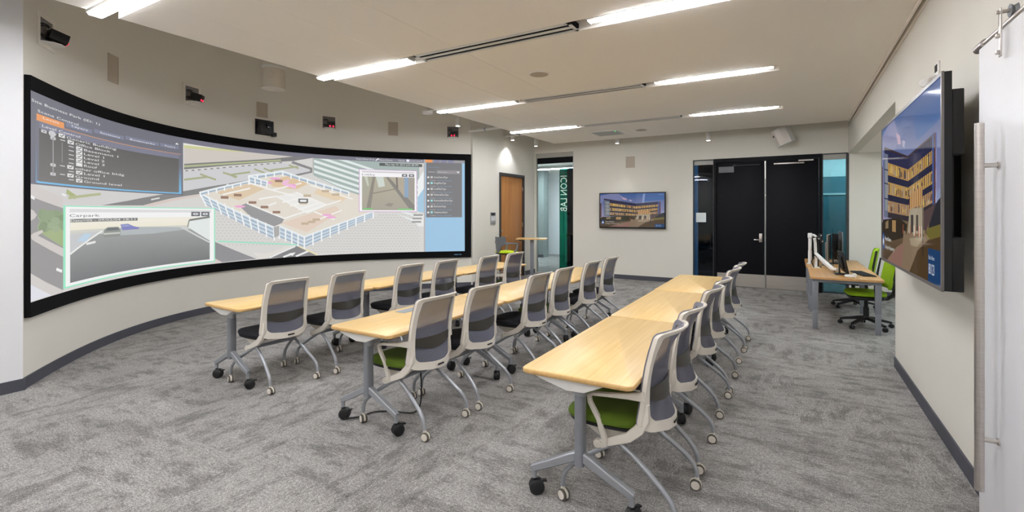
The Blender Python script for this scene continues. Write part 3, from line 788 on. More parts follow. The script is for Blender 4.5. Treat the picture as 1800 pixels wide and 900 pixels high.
# ================================================================== TABLES
TL, TW, TH = 1.555, 0.63, 0.74
def table_caster():
    mb = MB()
    for s in (-1, 1):
        T = Matrix.Translation((.014, s * .016, .043)) @ rot_to((0, s, 0))
        mb.lathe([(.034, -.012), (.043, -.008), (.043, .006), (.036, .012), (.02, .014)], 20, 0, T)
    hood = [(.014 + .040 * math.cos(R(a)), .043 + .046 * math.sin(R(a))) for a in range(0, 201, 20)]
    mb.prism(hood, -.006, .006, 'y', 0)
    mb.box((.03, -.014, .068), (.072, .014, .078), 0, bev=.003)
    mb.lathe([(.011, .08), (.012, .10)], 12, 0)
    return mb
def make_table():
    root = empty('training_table')
    prof = rrect(-TW/2, TW/2, -TL/2, TL/2, .045, 6); n = len(prof)
    vs_, fs_, lev = [], [], [(.004, TH - .026), (0, TH - .022), (0, TH - .004), (.004, TH)]
    for ins, z in lev:
        for (x, y) in prof: vs_.append((x * (1 - ins / (TW/2)), y * (1 - ins / (TL/2)), z))
    mi = []
    for i in range(3):
        for k in range(n): fs_.append((i*n+k, i*n+(k+1) % n, (i+1)*n+(k+1) % n, (i+1)*n+k)); mi.append(1)
    fs_.append(tuple(range(n))[::-1]); mi.append(1); fs_.append(tuple(3*n + k for k in range(n))); mi.append(0)
    mb = MB(); mb.add(vs_, fs_); mb.m = mi
    mb.build('tabletop', [MAPLE, MAPLE_EDGE], root, angle=50)
    MB().box((-.03, -TL/2 + .12, .665), (.03, TL/2 - .12, .70), bev=.004).build('beam', GREYCOL, root)
    rng = random.Random(5)
    for s in (-1, 1):
        yc = s * (TL/2 - .105)
        MB().prism(rrect(-.025, .025, yc - .036, yc + .036, .018, 4), .235, .618).build('column', GREYCOL, root)
        MB().lathe([(.034, .612), (.036, .618), (.036, .656), (.030, .66)], 20, 0, Matrix.Translation((0, yc, 0))).build('collar', SILVER, root)
        br = MB(); br.prism([(-.245, .713), (.15, .713), (.15, .702), (.05, .656), (-.05, .652), (-.215, .694)], yc - (.075 if s < 0 else .045), yc + (.045 if s < 0 else .075), 'y')
        br.build('flip_bracket', WHITEMET, root)
        for t in (-1, 1):
            ft = MB(); ft.bar([(t * .006, yc, .288), (t * .05, yc, .268), (t * .17, yc, .205), (t * .288, yc, .146)], [.046, .046, .042, .036], [.05, .05, .044, .038])
            ft.tube([(t * .280, yc, .15), (t * .280, yc, .095)], .016, 12)
            f = ft.build('foot', SILVER, root)
            c = table_caster().build('caster', BLACKPL, f); c.location = (t * .280, yc, 0); c.rotation_euler = (0, 0, rng.uniform(-2.5, 2.5))
    return root
TABLES = {'front': [], 'middle': [], 'right': []}
p = Vector((-4.565, 2.49))
for a in (2.6, 4.4, 5.6):
    d = Vector((math.sin(R(a)), math.cos(R(a)))); TABLES['front'].append((p + d * (TL / 2), -R(a))); p = p + d * (TL + .012) + Vector((.02, 0))
for k in range(3): TABLES['middle'].append((Vector((-2.742 + [0, .028, .045][k], 2.475 + TL/2 + k * (TL + .012))), -R(.4)))
for k in range(3): TABLES['right'].append((Vector((-1.008 + [0, -.02, -.045][k], 2.345 + TL/2 + k * (TL + .006))), R(.6)))
tproto = None
for row, lst in TABLES.items():
    for i, (c, rz) in enumerate(lst):
        if tproto is None: tproto = make_table(); t = tproto
        else: t = copy_tree(tproto)
        t.location = (c.x, c.y, 0); t.rotation_euler = (0, 0, rz)
        pos = ['near-end', 'centre', 'far-end'][i]
        tag(t, f'{pos} maple flip-top table on casters in the {ROWLAB[row]}', 'table', 'maple training tables')
def power_box(u, v, label):
    p = at_z(u, v, TH + .003)
    root = empty('power_outlet_box', (p.x, p.y, TH)); tag(root, label, 'outlet', 'tabletop power boxes')
    MB().box((-.055, -.14, 0), (.055, .14, .004), bev=.0015).build('lid', mat('grey_lid', (168, 174, 180), .4), root)
    MB().box((-.045, -.13, .004), (.045, .10, .0055)).build('flap', mat('grey_flap', (150, 156, 162), .4), root, smooth=False)
power_box(722, 544, 'flat grey power outlet box set in the near middle-row table')
power_box(850, 466, 'flat grey power outlet box set in the far front-row table')
cb = MB(); pts = [Vector(q) for q in ((-2.98, 2.56, .02), (-2.93, 2.66, .009), (-2.90, 2.78, .009), (-2.80, 2.86, .009), (-2.70, 2.89, .009), (-2.62, 2.93, .010), (-2.585, 2.97, .06), (-2.59, 2.99, .25), (-2.66, 3.02, .70))]
sm = []
for i in range(len(pts) - 1):
    a, b, c, d = pts[max(i-1, 0)], pts[i], pts[i+1], pts[min(i+2, len(pts)-1)]
    for k in range(5):
        t = k / 5; sm.append(.5 * ((2*b) + (c - a) * t + (2*a - 5*b + 4*c - d) * t*t + (3*b - a - 3*c + d) * t**3))
sm.append(pts[-1])
tag(cb.tube(sm, .006, 8).build('power_cable', BLACKPL), 'black power cable on the carpet under the near middle-row table', 'cable')

# ================================================================== LECTERN TABLE AND STOOL
p = at_z(935, 491, 0)
lt = empty('standing_table', (p.x, p.y, 0)); tag(lt, 'tall single-column standing table with maple top by the oak door', 'table')
MB().prism(rrect(-.36, .36, -.27, .27, .03, 4), .965, .99).build('tabletop', [MAPLE_EDGE], lt)
MB().box((-.04, -.04, .03), (.04, .04, .965), bev=.006).build('column', GREYCOL, lt)
MB().box((-.27, -.22, 0), (.27, .22, .03), bev=.008).build('base_plate', GREYCOL, lt)
MB().box((-.30, -.20, .935), (-.22, -.10, .965), bev=.006).build('lift_lever', BLACKPL, lt)
lt.rotation_euler = (0, 0, R(22))
st = empty('counter_stool', (-5.40, 9.02, 0), R(-122)); tag(st, 'grey shell counter stool with lime yellow seat by the oak door', 'stool')
seat_mesh(-.22, .22, .23, .735, .775).build('seat_pad', LIME, st)
seat_mesh(-.21, .21, .22, .705, .736).build('seat_shell', BLACKPL, st)
sh = MB()
vs_, fs_ = [], []
def shell_x(y, z): return .21 + .06 * (z - .77) - 1.6 * y * y
ny = 12; rows = [(.735, .07), (.80, .10), (.88, .14), (.93, .235), (1.0, .24), (1.06, .235), (1.08, .22)]
for (z, hw) in rows:
    for j in range(ny + 1):
        y = -hw + 2 * hw * j / ny; vs_.append((shell_x(y, z), y, z))
m_ = len(rows)
for (z, hw) in rows:
    for j in range(ny + 1):
        y = -hw + 2 * hw * j / ny; vs_.append((shell_x(y, z) + .012, y, z))
for i in range(m_ - 1):
    for j in range(ny):
        a = i * (ny + 1) + j; fs_.append((a, a + 1, a + ny + 2, a + ny + 1)); b = a + m_ * (ny + 1); fs_.append((b, b + ny + 1, b + ny + 2, b + 1))
sh.add(vs_, fs_).build('back_shell', GREYPL, st)
for s in (-1, 1):
    MB().bar([(.16, s * .225, .96), (.05, s * .25, .95), (-.10, s * .255, .945), (-.14, s * .25, .93), (-.12, s * .235, .80), (-.05, s * .20, .73)], .03, [.06, .03, .03, .03, .035, .035]).build('armrest', GREYPL, st)
MB().lathe([(.03, .30), (.03, .56), (.022, .57), (.022, .71)], 16).build('gas_column', BLACKPL, st)
MB().tube([(.2 * math.cos(R(a)), .2 * math.sin(R(a)), .30) for a in range(0, 361, 15)], .010, 8).build('foot_ring', STEEL, st)
for k in range(5):
    a = R(72 * k + 20); d = Vector((math.cos(a), math.sin(a), 0))
    lg = MB().bar([(0, 0, .32), d * .05 + Vector((0, 0, .17)), d * .28 + Vector((0, 0, .075))], .035, [.05, .045, .03], side=(-math.sin(a), math.cos(a), 0)).build('leg', BLACKPL, st)
    MB().lathe([(.026, -.018), (.028, 0), (.026, .018)], 14, 0, Matrix.Translation(d * .28 + Vector((0, 0, .028))) @ rot_to((-math.sin(a), math.cos(a), 0))).build('caster', BLACKPL, lg)

# ================================================================== ALCOVE DESKS
DZ = .722
def make_desk():
    root = empty('alcove_desk')
    MB().prism(rrect(-.41, .41, -.76, .76, .06, 6), DZ - .026, DZ).build('desktop', wood('desk_maple', (196, 146, 88), (214, 166, 106), 1), root)
    for sy in (-1, 1):
        for sx in (-1, 1):
            lg = MB().box((sx * .35 - .035, sy * .66 - .03, .27), (sx * .35 + .035, sy * .66 + .03, DZ - .05), bev=.003).build('leg', GREYCOL, root)
            MB().box((sx * .35 - .03, sy * .66 - .025, 0), (sx * .35 + .03, sy * .66 + .025, .28), bev=.003).build('leg_sleeve', GREYCOL, lg)
        MB().box((-.385, sy * .66 - .03, DZ - .075), (.385, sy * .66 + .03, DZ - .026), bev=.003).build('cross_rail', GREYCOL, root)
    MB().box((-.06, -.63, DZ - .07), (.06, .63, DZ - .03)).build('beam', GREYCOL, root, smooth=False)
    return root
dk = make_desk(); dk.location = (.60, 8.54, 0); tag(dk, 'near maple-topped sit-stand desk with grey legs in the alcove', 'desk', 'alcove desks')
dk2 = copy_tree(dk); dk2.location = (.58, 10.08, 0); tag(dk2, 'far maple-topped sit-stand desk against the right sidelight', 'desk', 'alcove desks')
def task_chair(x, y, rz, label):
    root = empty('task_chair', (x, y, 0), R(rz)); tag(root, label, 'chair', 'green task chairs')
    seat_mesh(-.25, .22, .25, .455, .515).build('seat_pad', FAB_LIME, root)
    seat_mesh(-.22, .20, .22, .40, .456).build('seat_base', BLACKPL, root)
    vs_, fs_ = [], []
    def bxx(y, z): return .24 + .16 * (z - .55) - .9 * y * y
    rows = [(.56, .20), (.60, .225), (.70, .235), (.85, .23), (.97, .21), (1.01, .17)]
    for off in (0, .045):
        for (z, hw) in rows:
            for j in range(9): y = -hw + 2 * hw * j / 8; vs_.append((bxx(y, z) + off, y, z))
    mm = len(rows)
    for i in range(mm - 1):
        for j in range(8):
            a = i * 9 + j; b = a + mm * 9; fs_ += [(a, a+1, a+10, a+9), (b, b+9, b+10, b+1)]
        fs_ += [(i*9, (i+1)*9, (i+1)*9 + mm*9, i*9 + mm*9), (i*9+8, i*9+8 + mm*9, (i+1)*9+8 + mm*9, (i+1)*9+8)]
    for j in range(8): fs_ += [(j, j + mm*9, j+1 + mm*9, j+1), ((mm-1)*9 + j, (mm-1)*9 + j+1, (mm-1)*9 + j+1 + mm*9, (mm-1)*9 + j + mm*9)]
    MB().add(vs_, fs_).build('backrest', FAB_LIME, root)
    MB().bar([(.05, 0, .40), (.24, 0, .41), (.31, 0, .47), (.33, 0, .62), (.37, 0, .86)], [.09, .09, .09, .07, .06], [.03, .03, .035, .03, .02]).build('back_bracket', BLACKPL, root)
    bf = MB()
    for s in (-1, 1): bf.bar([(bxx(.22, .57) + .05, s * .20, .57), (bxx(.23, .75) + .05, s * .235, .75), (bxx(.21, .97) + .045, s * .205, .98)], .022, .03)
    bf.build('back_shell', BLACKPL, root)
    for s in (-1, 1):
        ar = MB().bar([(.06, s * .24, .42), (.06, s * .29, .45), (.05, s * .30, .56), (.05, s * .30, .68)], [.05, .05, .045, .04], [.03, .03, .03, .03]).build('arm_post', BLACKPL, root)
        MB().box((-.14, s * .30 - .045, .68), (.13, s * .30 + .045, .705), bev=.012).build('arm_pad', BLACKPL, ar)
    MB().lathe([(.035, .15), (.035, .28), (.025, .285), (.025, .40)], 16).build('gas_column', BLACKPL, root)
    for k in range(5):
        a = R(72 * k + 14); d = Vector((math.cos(a), math.sin(a), 0))
        lg = MB().bar([Vector((0, 0, .13)), d * .10 + Vector((0, 0, .12)), d * .31 + Vector((0, 0, .075))], [.06, .05, .035], [.05, .045, .025], side=(-math.sin(a), math.cos(a), 0)).build('leg', BLACKPL, root)
        c = MB()
        for s in (-1, 1): c.lathe([(.026, -.01), (.03, 0), (.026, .01)], 14, 0, Matrix.Translation(d * .31 + Vector((0, 0, .03)) + Vector((-math.sin(a), math.cos(a), 0)) * .014 * s) @ rot_to((-math.sin(a), math.cos(a), 0)))
        c.build('caster', BLACKPL, lg)
    return root
task_chair(.87, 8.35, 4, 'lime green task chair with black arms at the near alcove desk')
task_chair(.86, 9.95, -6, 'lime green task chair with black arms at the far alcove desk')
# monitors, arms, keyboard
def monitor(name, x, y, z0, w, hgt, rz, tilt, label, m, stand=True, col=None):
    root = empty(name, (x, y, DZ), R(rz)); tag(root, label, 'monitor', 'alcove monitors')
    T = Matrix.Translation((0, 0, z0 - DZ + hgt / 2)) @ Matrix.Rotation(R(tilt), 4, 'Y')
    MB().box((-.012, -w/2, -hgt/2), (.008, w/2, hgt/2), 0, T, bev=.004).build('panel', m, root)
    MB().box((.0085, -w/2 + .01, -hgt/2 + .015), (.0095, w/2 - .01, hgt/2 - .01), 0, T).build('screen_face', BLACKPL, root, smooth=False)
    MB().box((-.045, -.12, -.09), (-.012, .12, .09), 0, T, bev=.01).build('back_cover', m, root)
    if stand:
        MB().box((-.05, -.03, .01), (-.035, .03, z0 - DZ + hgt * .5), bev=.004).build('stand_neck', m, root)
        MB().box((-.10, -.11, 0), (.06, .11, .012), bev=.004).build('stand_foot', m, root)
    else:
        MB().tube([(-.03, 0, z0 - DZ + hgt/2), (-.10, 0, z0 - DZ + hgt/2)], .016, 10).build('mount', BLACKPL, root)
    return root
GMON = mat('monitor_grey_brown', (128, 122, 116), .5)
monitor('monitor', .60, 8.32, .752, .50, .30, 4, -12, 'low black monitor beside the keyboard on the near alcove desk', BLACKPL, True)
monitor('monitor', .50, 9.62, .80, .50, .44, -8, 0, 'grey-backed monitor farthest left on the far alcove desk', GMON, True)
monitor('monitor', .62, 10.0, .80, .52, .44, 6, 0, 'dark-edged monitor in the middle of the far alcove desk', BLACKPL, True)
monitor('monitor', .72, 10.42, .80, .52, .46, 2, 0, 'pale-edged monitor nearest the sidelight on the far alcove desk', GREYPL, True)
arm = empty('monitor_stand', (.30, 9.12, DZ)); tag(arm, 'white folding monitor arm clamped to the near alcove desk', 'monitor arm', 'white monitor arms')
a = MB(); a.lathe([(.05, 0), (.05, .015), (.02, .02), (.02, .16)], 16); a.build('post', WHITEMET, arm)
MB().bar([(0, 0, .15), (-.01, 0, .40), (-.02, -.02, .47)], .045, .04).build('upper_link', WHITEMET, arm)
MB().bar([(0, -.02, .22), (.10, -.25, .12), (.20, -.50, .035)], .05, [.045, .055, .04], side=(1, 0, 0)).build('lower_link', WHITEMET, arm)
MB().tube([(.20, -.50, .035), (.25, -.62, .05)], .022, 12).build('wrist', WHITEMET, arm)
MB().tube([(-.03, -.10, .012), (-.06, -.06, .10), (-.02, -.04, .21), (.04, -.15, .15), (.12, -.33, .06), (.22, -.55, .012)], .009, 8).build('cable', BLACKPL, arm)
arm2 = empty('monitor_stand', (.235, 9.75, DZ)); tag(arm2, 'white upright monitor arm clamped to the far alcove desk', 'monitor arm', 'white monitor arms')
a = MB(); a.lathe([(.05, 0), (.05, .015), (.03, .02), (.03, .22), (.026, .23), (.026, .44), (.035, .45), (.035, .52), (.03, .53)], 16); a.build('post', WHITEMET, arm2)
MB().bar([(0, 0, .48), (.05, -.02, .50), (.09, -.05, .47)], .035, .035).build('upper_link', WHITEMET, arm2)
wc = empty('webcam', (.335, 9.22, DZ)); tag(wc, 'black webcam cluster on a post above the alcove desks', 'webcam')
MB().tube([(0, 0, 0), (0, 0, .44)], .010, 10).build('post', BLACKPL, wc)
MB().lathe([(.05, 0), (.05, .012), (.03, .016)], 18).build('foot', BLACKPL, wc)
for (dx, dy, dz, r_) in ((0, 0, .46, .035), (.05, -.01, .42, .03), (.03, .03, .51, .028)):
    h = MB().lathe([(r_ * .6, -.03), (r_, -.02), (r_, .02), (r_ * .7, .028)], 18, 0, Matrix.Translation((dx, dy, dz)) @ rot_to((.3, -1, 0))).build('camera_head', BLACKPL, wc)
    MB().lathe([(.008, 0), (.006, .006)], 12, 0, Matrix.Translation((dx + .008, dy - .028, dz)) @ rot_to((.3, -1, 0))).build('lens', WHITEMET, h)
kb = empty('keyboard', (.845, 8.50, DZ), R(10)); tag(kb, 'black keyboard on the near alcove desk', 'keyboard')
MB().box((-.08, -.30, 0), (.08, .30, .014), bev=.004).build('body', BLACKPL, kb)
kc = MB().box((-.007, -.0075, .014), (.007, .0075, .019)).build('key', mat('key_cap', (44, 44, 48), .5), kb, smooth=False)
kc.location = (-.058, -.276, 0)
for i in range(6):
    for j in range(22):
        if i == 0 and j == 0: continue
        k2 = kc.copy(); COL.objects.link(k2); k2.location = (-.058 + i * .0232, -.276 + j * .0263, 0)
hs = empty('headset', (.655, 7.96, DZ), R(80)); tag(hs, 'white ring-shaped headset lying on the near alcove desk', 'headset')
MB().tube([(.085 * math.cos(R(a_)), .055 * math.sin(R(a_)), .022) for a_ in range(-60, 241, 15)], .014, 12).build('band', WHITEMET, hs)
for s in (-1, 1): MB().lathe([(.024, -.01), (.03, 0), (.024, .012)], 16, 0, Matrix.Translation((.05 * s, -.045, .03)) @ rot_to((s, -.4, 0))).build('ear_cup', WHITEMET, hs)

# ================================================================== PICTURES ON DISPLAYS
_TXT = {}
def text_mesh(s):
    if s in _TXT: return _TXT[s]
    cu = bpy.data.curves.new('lettering', 'FONT'); cu.body = s; cu.size = 1; cu.resolution_u = 2
    ob = bpy.data.objects.new('lettering', cu); COL.objects.link(ob)
    dg = bpy.context.evaluated_depsgraph_get(); ev = ob.evaluated_get(dg); me = ev.to_mesh()
    vs_ = [(q.co.x, q.co.y) for q in me.vertices]; fs_ = [tuple(p.vertices) for p in me.polygons]
    ev.to_mesh_clear(); bpy.data.objects.remove(ob); bpy.data.curves.remove(cu)
    x0 = min(v[0] for v in vs_); x1 = max(v[0] for v in vs_)
    _TXT[s] = ([(x - x0, y) for x, y in vs_], fs_, x1 - x0)
    return _TXT[s]
class Pic:
    """flat picture made of coloured polygons in (s, z) units; colour may blend from bottom to top"""
    def __init__(self): self.polys = []; self.bb = np.zeros((6000, 5)); self.nb = 0
    def lay(self, pts):
        """a sheet lies one step above whatever it overlaps"""
        xs = [p[0] for p in pts]; zs = [p[1] for p in pts]; b = (min(xs), max(xs), min(zs), max(zs)); B = self.bb[:self.nb]
        hit = (B[:, 0] < b[1]) & (B[:, 1] > b[0]) & (B[:, 2] < b[3]) & (B[:, 3] > b[2])
        l = 1 + (B[hit, 4].max() if hit.any() else 0)
        self.bb[self.nb] = (*b, l); self.nb += 1
        return l
    def poly(self, pts, c, c2=None):
        pts = list(pts); self.polys.append((pts, [tuple(range(len(pts)))], c, c2, self.lay(pts)))
    def rect(self, x0, z0, x1, z1, c, c2=None): self.poly([(x0, z0), (x1, z0), (x1, z1), (x0, z1)], c, c2)
    def line(self, a, b, w, c):
        a, b = Vector(a), Vector(b); d = (b - a).normalized(); n = Vector((-d.y, d.x)) * (w / 2)
        self.poly([a + n, b + n, b - n, a - n], c)
    def disc(self, cx, cz, rx, rz, c, n=20): self.poly([(cx + rx * math.cos(2*math.pi*k/n), cz + rz * math.sin(2*math.pi*k/n)) for k in range(n)], c)
    def text(self, s, x, z, width, h, c):
        vs_, fs_, w = text_mesh(s); k = width / w
        pts = [(x + a * k, z + b * h / .70) for a, b in vs_]; self.polys.append((pts, fs_, c, None, self.lay(pts)))
    def build(self, name, m, parent, mapf, cut=None, step=.00022):
        vs_, fs_, ids = [], [], []
        for pi, (pts, fs0, c, c2, lay) in enumerate(self.polys):
            o_ = len(vs_); vs_ += [(p[0], p[1], lay * step) for p in pts]
            for q in fs0: fs_.append(tuple(i + o_ for i in q)); ids.append(pi)
        bm = bmesh.new(); il = bm.faces.layers.int.new('pid')
        bvs = [bm.verts.new(p) for p in vs_]
        for q, pi in zip(fs_, ids):
            try: f = bm.faces.new([bvs[i] for i in q]); f[il] = pi
            except ValueError: pass
        bmesh.ops.triangulate(bm, faces=[f for f in bm.faces if len(f.verts) > 4])
        if cut:
            for s in cut:
                bmesh.ops.bisect_plane(bm, geom=bm.verts[:] + bm.edges[:] + bm.faces[:], dist=1e-6, plane_co=(s, 0, 0), plane_no=(1, 0, 0))
        bm.normal_update()
        for f in bm.faces:
            if f.normal.z < 0: f.normal_flip()
        rng = [(min(p[1] for p in P[0]), max(p[1] for p in P[0])) for P in self.polys]
        cl = bm.loops.layers.float_color.new('Picture')
        for f in bm.faces:
            pts, _, c, c2, _ = self.polys[f[il]]; z0, z1 = rng[f[il]]
            for l in f.loops:
                if c2 is None: k = c
                else:
                    t = (l.vert.co.y - z0) / max(1e-9, z1 - z0); k = [c[i] + (c2[i] - c[i]) * t for i in range(3)]
                l[cl] = (*lin(k), 1)
        for v in bm.verts: v.co = mapf(v.co.x, v.co.y, v.co.z)
        me = bpy.data.meshes.new(name); bm.to_mesh(me); bm.free(); me.materials.append(m)
        o = bpy.data.objects.new(name, me); COL.objects.link(o); o.parent = parent
        return o

# ------------------------------------------------------------------ the curved projection screen
SOFF = .045
def W2(u, v): return on_wall(u, v, SOFF)
s0, s1 = 0.02, W2(828, 300)[0]
ZT, ZB = 2.855, .645
scr = empty('projection_screen', (*wall_at(LWALL / 2)[0], ZB)); tag(scr, 'wide curved projection screen in black frame showing a site map', 'screen')
def local(o, root):
    o.parent = root; o.matrix_parent_inverse = Matrix.Translation(-root.location)
b = .135; pa, pb = W2(53, 300)[0], W2(817, 300)[0]
for nm, args in (('frame_top', (s0, s1, ZT - b, ZT)), ('frame_bottom', (s0, s1, ZB, ZB + b)), ('frame_left', (s0, pa, ZB + b, ZT - b)), ('frame_right', (pb, s1, ZB + b, ZT - b))):
    o = curved_slab(nm, *args, 0.001, SOFF + .004, BEZEL, None, n=(80 if 'top' in nm or 'bottom' in nm else 6)); local(o, scr)
o = curved_slab('screen_sheet', pa, pb, ZB + b, ZT - b, .02, SOFF - .006, BEZEL, None); local(o, scr)
za, zb = ZB + b, ZT - b
P = Pic()
def PX(*pts): return [W2(u, v) for u, v in pts]
def RU(uL, uR, vT, vB, c, c2=None, pic=None):
    (sa, zt), (_, zb_) = W2(uL, vT), W2(uL, vB); sb_, _ = W2(uR, vT)
    (pic or P).rect(sa, zb_, sb_, zt, c, c2); return sa, zb_, sb_, zt
def LN(a, b_, w, c): P.line(W2(*a), W2(*b_), w, c)
def TX(s, a, uend, h, c):
    sa, z = W2(*a); sb_, _ = W2(uend, a[1]); P.text(s, sa, z, sb_ - sa, h, c)
P.rect(pa, za, pb, zb, (214, 212, 209))
# pavement dots, right and left of the building
for r_ in range(15):
    for c_ in range(34):
        u = 548 + c_ * 5.7 + (r_ % 2) * 2.8; v = 378 + r_ * 4.6
        if v < 432 - (u - 535) * .41 or u > 738 or v > 446: continue
        a = W2(u, v); P.rect(a[0] - .016, a[1] - .006, a[0] + .016, a[1] + .006, (186, 184, 182))
for r_ in range(18):
    for c_ in range(18):
        u = 378 + c_ * 7 + (r_ % 2) * 3.5; v = 345 + r_ * 5
        if v < 345 + (u - 351) * .47 + 14 or v > 452 or v > 425 + (u - 378) * .3 + 8: continue
        a = W2(u, v); P.rect(a[0] - .014, a[1] - .006, a[0] + .014, a[1] + .006, (190, 188, 187))
# far lots and roads
P.poly(PX((324, 251), (440, 266), (520, 275), (460, 281), (324, 288)), (206, 199, 192))
LN((324, 257), (430, 265), .05, (206, 206, 150)); LN((324, 253), (400, 261), .03, (232, 230, 226))
P.poly(PX((324, 288), (480, 279), (525, 274), (553, 277), (515, 283), (480, 285), (400, 291), (324, 298)), (122, 121, 122))
LN((324, 292.5), (494, 281.5), .028, (176, 184, 140))
P.poly(PX((324, 302), (490, 287), (510, 288), (546, 299), (545, 302), (520, 307), (440, 318), (400, 324), (330, 336), (324, 336)), (206, 206, 209))
for k in range(16): LN((326 + k * 11, 300.5 - k * .95), (331 + k * 11, 300.1 - k * .95), .016, (120, 118, 118))
for a, b_ in (((324, 316), (365, 311)), ((352, 306), (380, 316)), ((392, 303), (417, 311)), ((407, 307), (440, 302.5)), ((447, 297), (468, 305)), ((476, 299), (524, 293)), ((464, 296), (482, 303)), ((508, 290), (525, 296)), ((400, 305), (415, 312))):
    LN(a, b_, .03, (168, 172, 134))
P.poly(PX((515, 283), (549, 295), (551, 303), (520, 310), (517, 307), (545, 301), (545, 298), (512, 287)), (134, 133, 134))
P.poly(PX((549, 277), (556, 277), (551, 306), (549, 306)), (196, 194, 190))
P.poly(PX((54, 318), (185, 334), (324, 338), (324, 340), (225, 354), (182, 361), (112, 361), (60, 342)), (208, 206, 205))
P.poly(PX((180, 361), (225, 353), (330, 335), (400, 323), (440, 316), (438, 324), (352, 341), (300, 349), (252, 361)), (128, 127, 127))
LN((266, 351), (281, 348), .02, (220, 220, 220)); LN((398, 325), (402, 324), .02, (230, 230, 230))
P.poly(PX((252, 361), (300, 350), (352, 342), (352, 345), (300, 354), (268, 362)), (214, 198, 190))
# left edge: road, grass, tree
P.poly(PX((54, 322), (62, 325), (112, 347), (112, 372), (54, 345)), (206, 200, 197))
P.poly(PX((54, 345), (112, 366), (112, 512), (54, 480)), (150, 148, 148))
P.poly(PX((54, 367), (60, 370), (66, 378), (62, 384), (54, 389)), (204, 199, 196))
P.poly(PX((70, 408), (78, 398), (112, 380), (112, 434)), (160, 176, 128))
rng = random.Random(11)
for k in range(46):
    a = W2(94 + rng.uniform(-20, 18), 390 + rng.uniform(-14, 12)); q = rng.randint(-14, 14)
    P.disc(a[0], a[1], rng.uniform(.05, .10), rng.uniform(.03, .055), (140 + q, 158 + q, 124 + q), 9)
P.poly(PX((54, 414), (58, 410), (74, 404), (76, 408), (66, 414), (112, 437), (112, 452), (60, 424), (55, 420)), (206, 200, 196))
P.poly(PX((54, 482), (112, 510), (112, 516), (92, 520), (54, 500)), (208, 203, 199))
P.poly(PX((54, 500), (92, 519), (54, 530)), (222, 222, 230))
LN((55, 345), (62, 349), .03, (236, 236, 236)); LN((100, 473), (110, 477), .03, (240, 240, 240)); LN((110, 341), (117, 344), .02, (236, 236, 236))
LN((118, 336), (134, 347), .05, (168, 176, 120)); LN((121, 348), (178, 341), .03, (176, 182, 140))
# lower roads
P.poly(PX((378, 425), (451, 455), (391, 461), (378, 455)), (140, 139, 142))
P.poly(PX((378, 454), (391, 461), (378, 464)), (214, 204, 199))
P.poly(PX((444, 444), (456, 454), (470, 454), (522, 431), (510, 430), (470, 446)), (222, 218, 212))
P.poly(PX((472, 454), (523, 432), (556, 449), (520, 452)), (126, 125, 127))
LN((474, 453), (519, 433), .03, (232, 232, 232)); LN((520, 451), (543, 441), .035, (236, 236, 236)); LN((526, 433), (558, 448), .03, (230, 220, 180))
LN((498, 452), (514, 446), .035, (238, 238, 238)); P.poly(PX((508, 445.5), (520, 443.5), (514, 450)), (238, 238, 238))
LN((384, 424), (536, 431), .022, (150, 226, 196))
# tower with pale stripes
P.poly(PX((551, 277), (737, 287), (737, 346), (631, 346), (551, 308)), (164, 180, 176))
for k in range(12):
    v0 = 262 + k * 9.3; 
    A = [(552, v0), (737, v0 + 62), (737, v0 + 66), (552, v0 + 4.6)]
    cl_ = []
    for (u, v) in A: cl_.append((u, v))
    u_lo = 552
    # clip against the top band and the lower edge of the tower
    top = lambda u: 278.5 + (u - 551) * .048
    bot = lambda u: 307 + (u - 551) * .47
    us = [552 + j * 4 for j in range(47)]
    up = [(u, max(min(v0 + (u - 552) * .335, bot(u)), top(u))) for u in us]; dn = [(u, max(min(v0 + 4.6 + (u - 552) * .33, bot(u)), top(u))) for u in us]
    for j in range(46):
        if dn[j][1] - up[j][1] > .3 or dn[j+1][1] - up[j+1][1] > .3:
            P.poly(PX(up[j], up[j+1], dn[j+1], dn[j]), (228, 236, 235))
P.poly(PX((734, 318), (746, 298), (746, 330), (734, 347)), (236, 240, 240))
P.poly(PX((734, 347), (746, 330), (746, 374), (734, 372)), (160, 198, 222))
P.poly(PX((724, 385), (733, 375), (746, 377), (746, 398), (736, 398)), (232, 232, 230))
for k in range(3):
    for j in range(2):
        a = W2(728 + j * 8 + k * 1.5, 390 - k * 6); P.rect(a[0] - .05, a[1] - .018, a[0] + .05, a[1] + .018, (150, 150, 150))
# the cut-open building
P.poly(PX((351, 339), (437, 319), (437, 309), (497, 301), (613, 337), (662, 352), (657, 374), (535, 416), (491, 397), (481, 399)), (226, 218, 206))
P.poly(PX((380, 338), (440, 322), (470, 330), (420, 352)), (222, 200, 170)); P.poly(PX((470, 318), (508, 309), (545, 322), (520, 333), (480, 328)), (224, 196, 160))
P.poly(PX((560, 330), (612, 345), (600, 356), (552, 340)), (228, 208, 178)); P.poly(PX((495, 392), (590, 362), (600, 372), (540, 408)), (226, 206, 190))
P.poly(PX((421, 362), (434, 357), (500, 384), (496, 392), (482, 398), (474, 399), (446, 386)), (150, 150, 152))
P.poly(PX((486, 345), (520, 338), (572, 360), (540, 374)), (236, 234, 230))
for a, b_ in (((392, 342), (440, 331)), ((440, 322), (478, 334)), ((478, 334), (530, 322)), ((434, 357), (500, 384)), ((486, 345), (540, 374)), ((540, 374), (574, 360)), ((520, 338), (574, 360)), ((500, 384), (600, 352)), ((545, 325), (620, 350)), ((508, 309), (545, 322)), ((478, 334), (520, 345)), ((455, 350), (486, 345)), ((560, 386), (600, 370)), ((552, 372), (588, 386)), ((496, 356), (530, 347)), ((510, 362), (546, 352)), ((524, 369), (560, 357)), ((470, 362), (486, 356))):
    LN(a, b_, .026, (242, 241, 238))
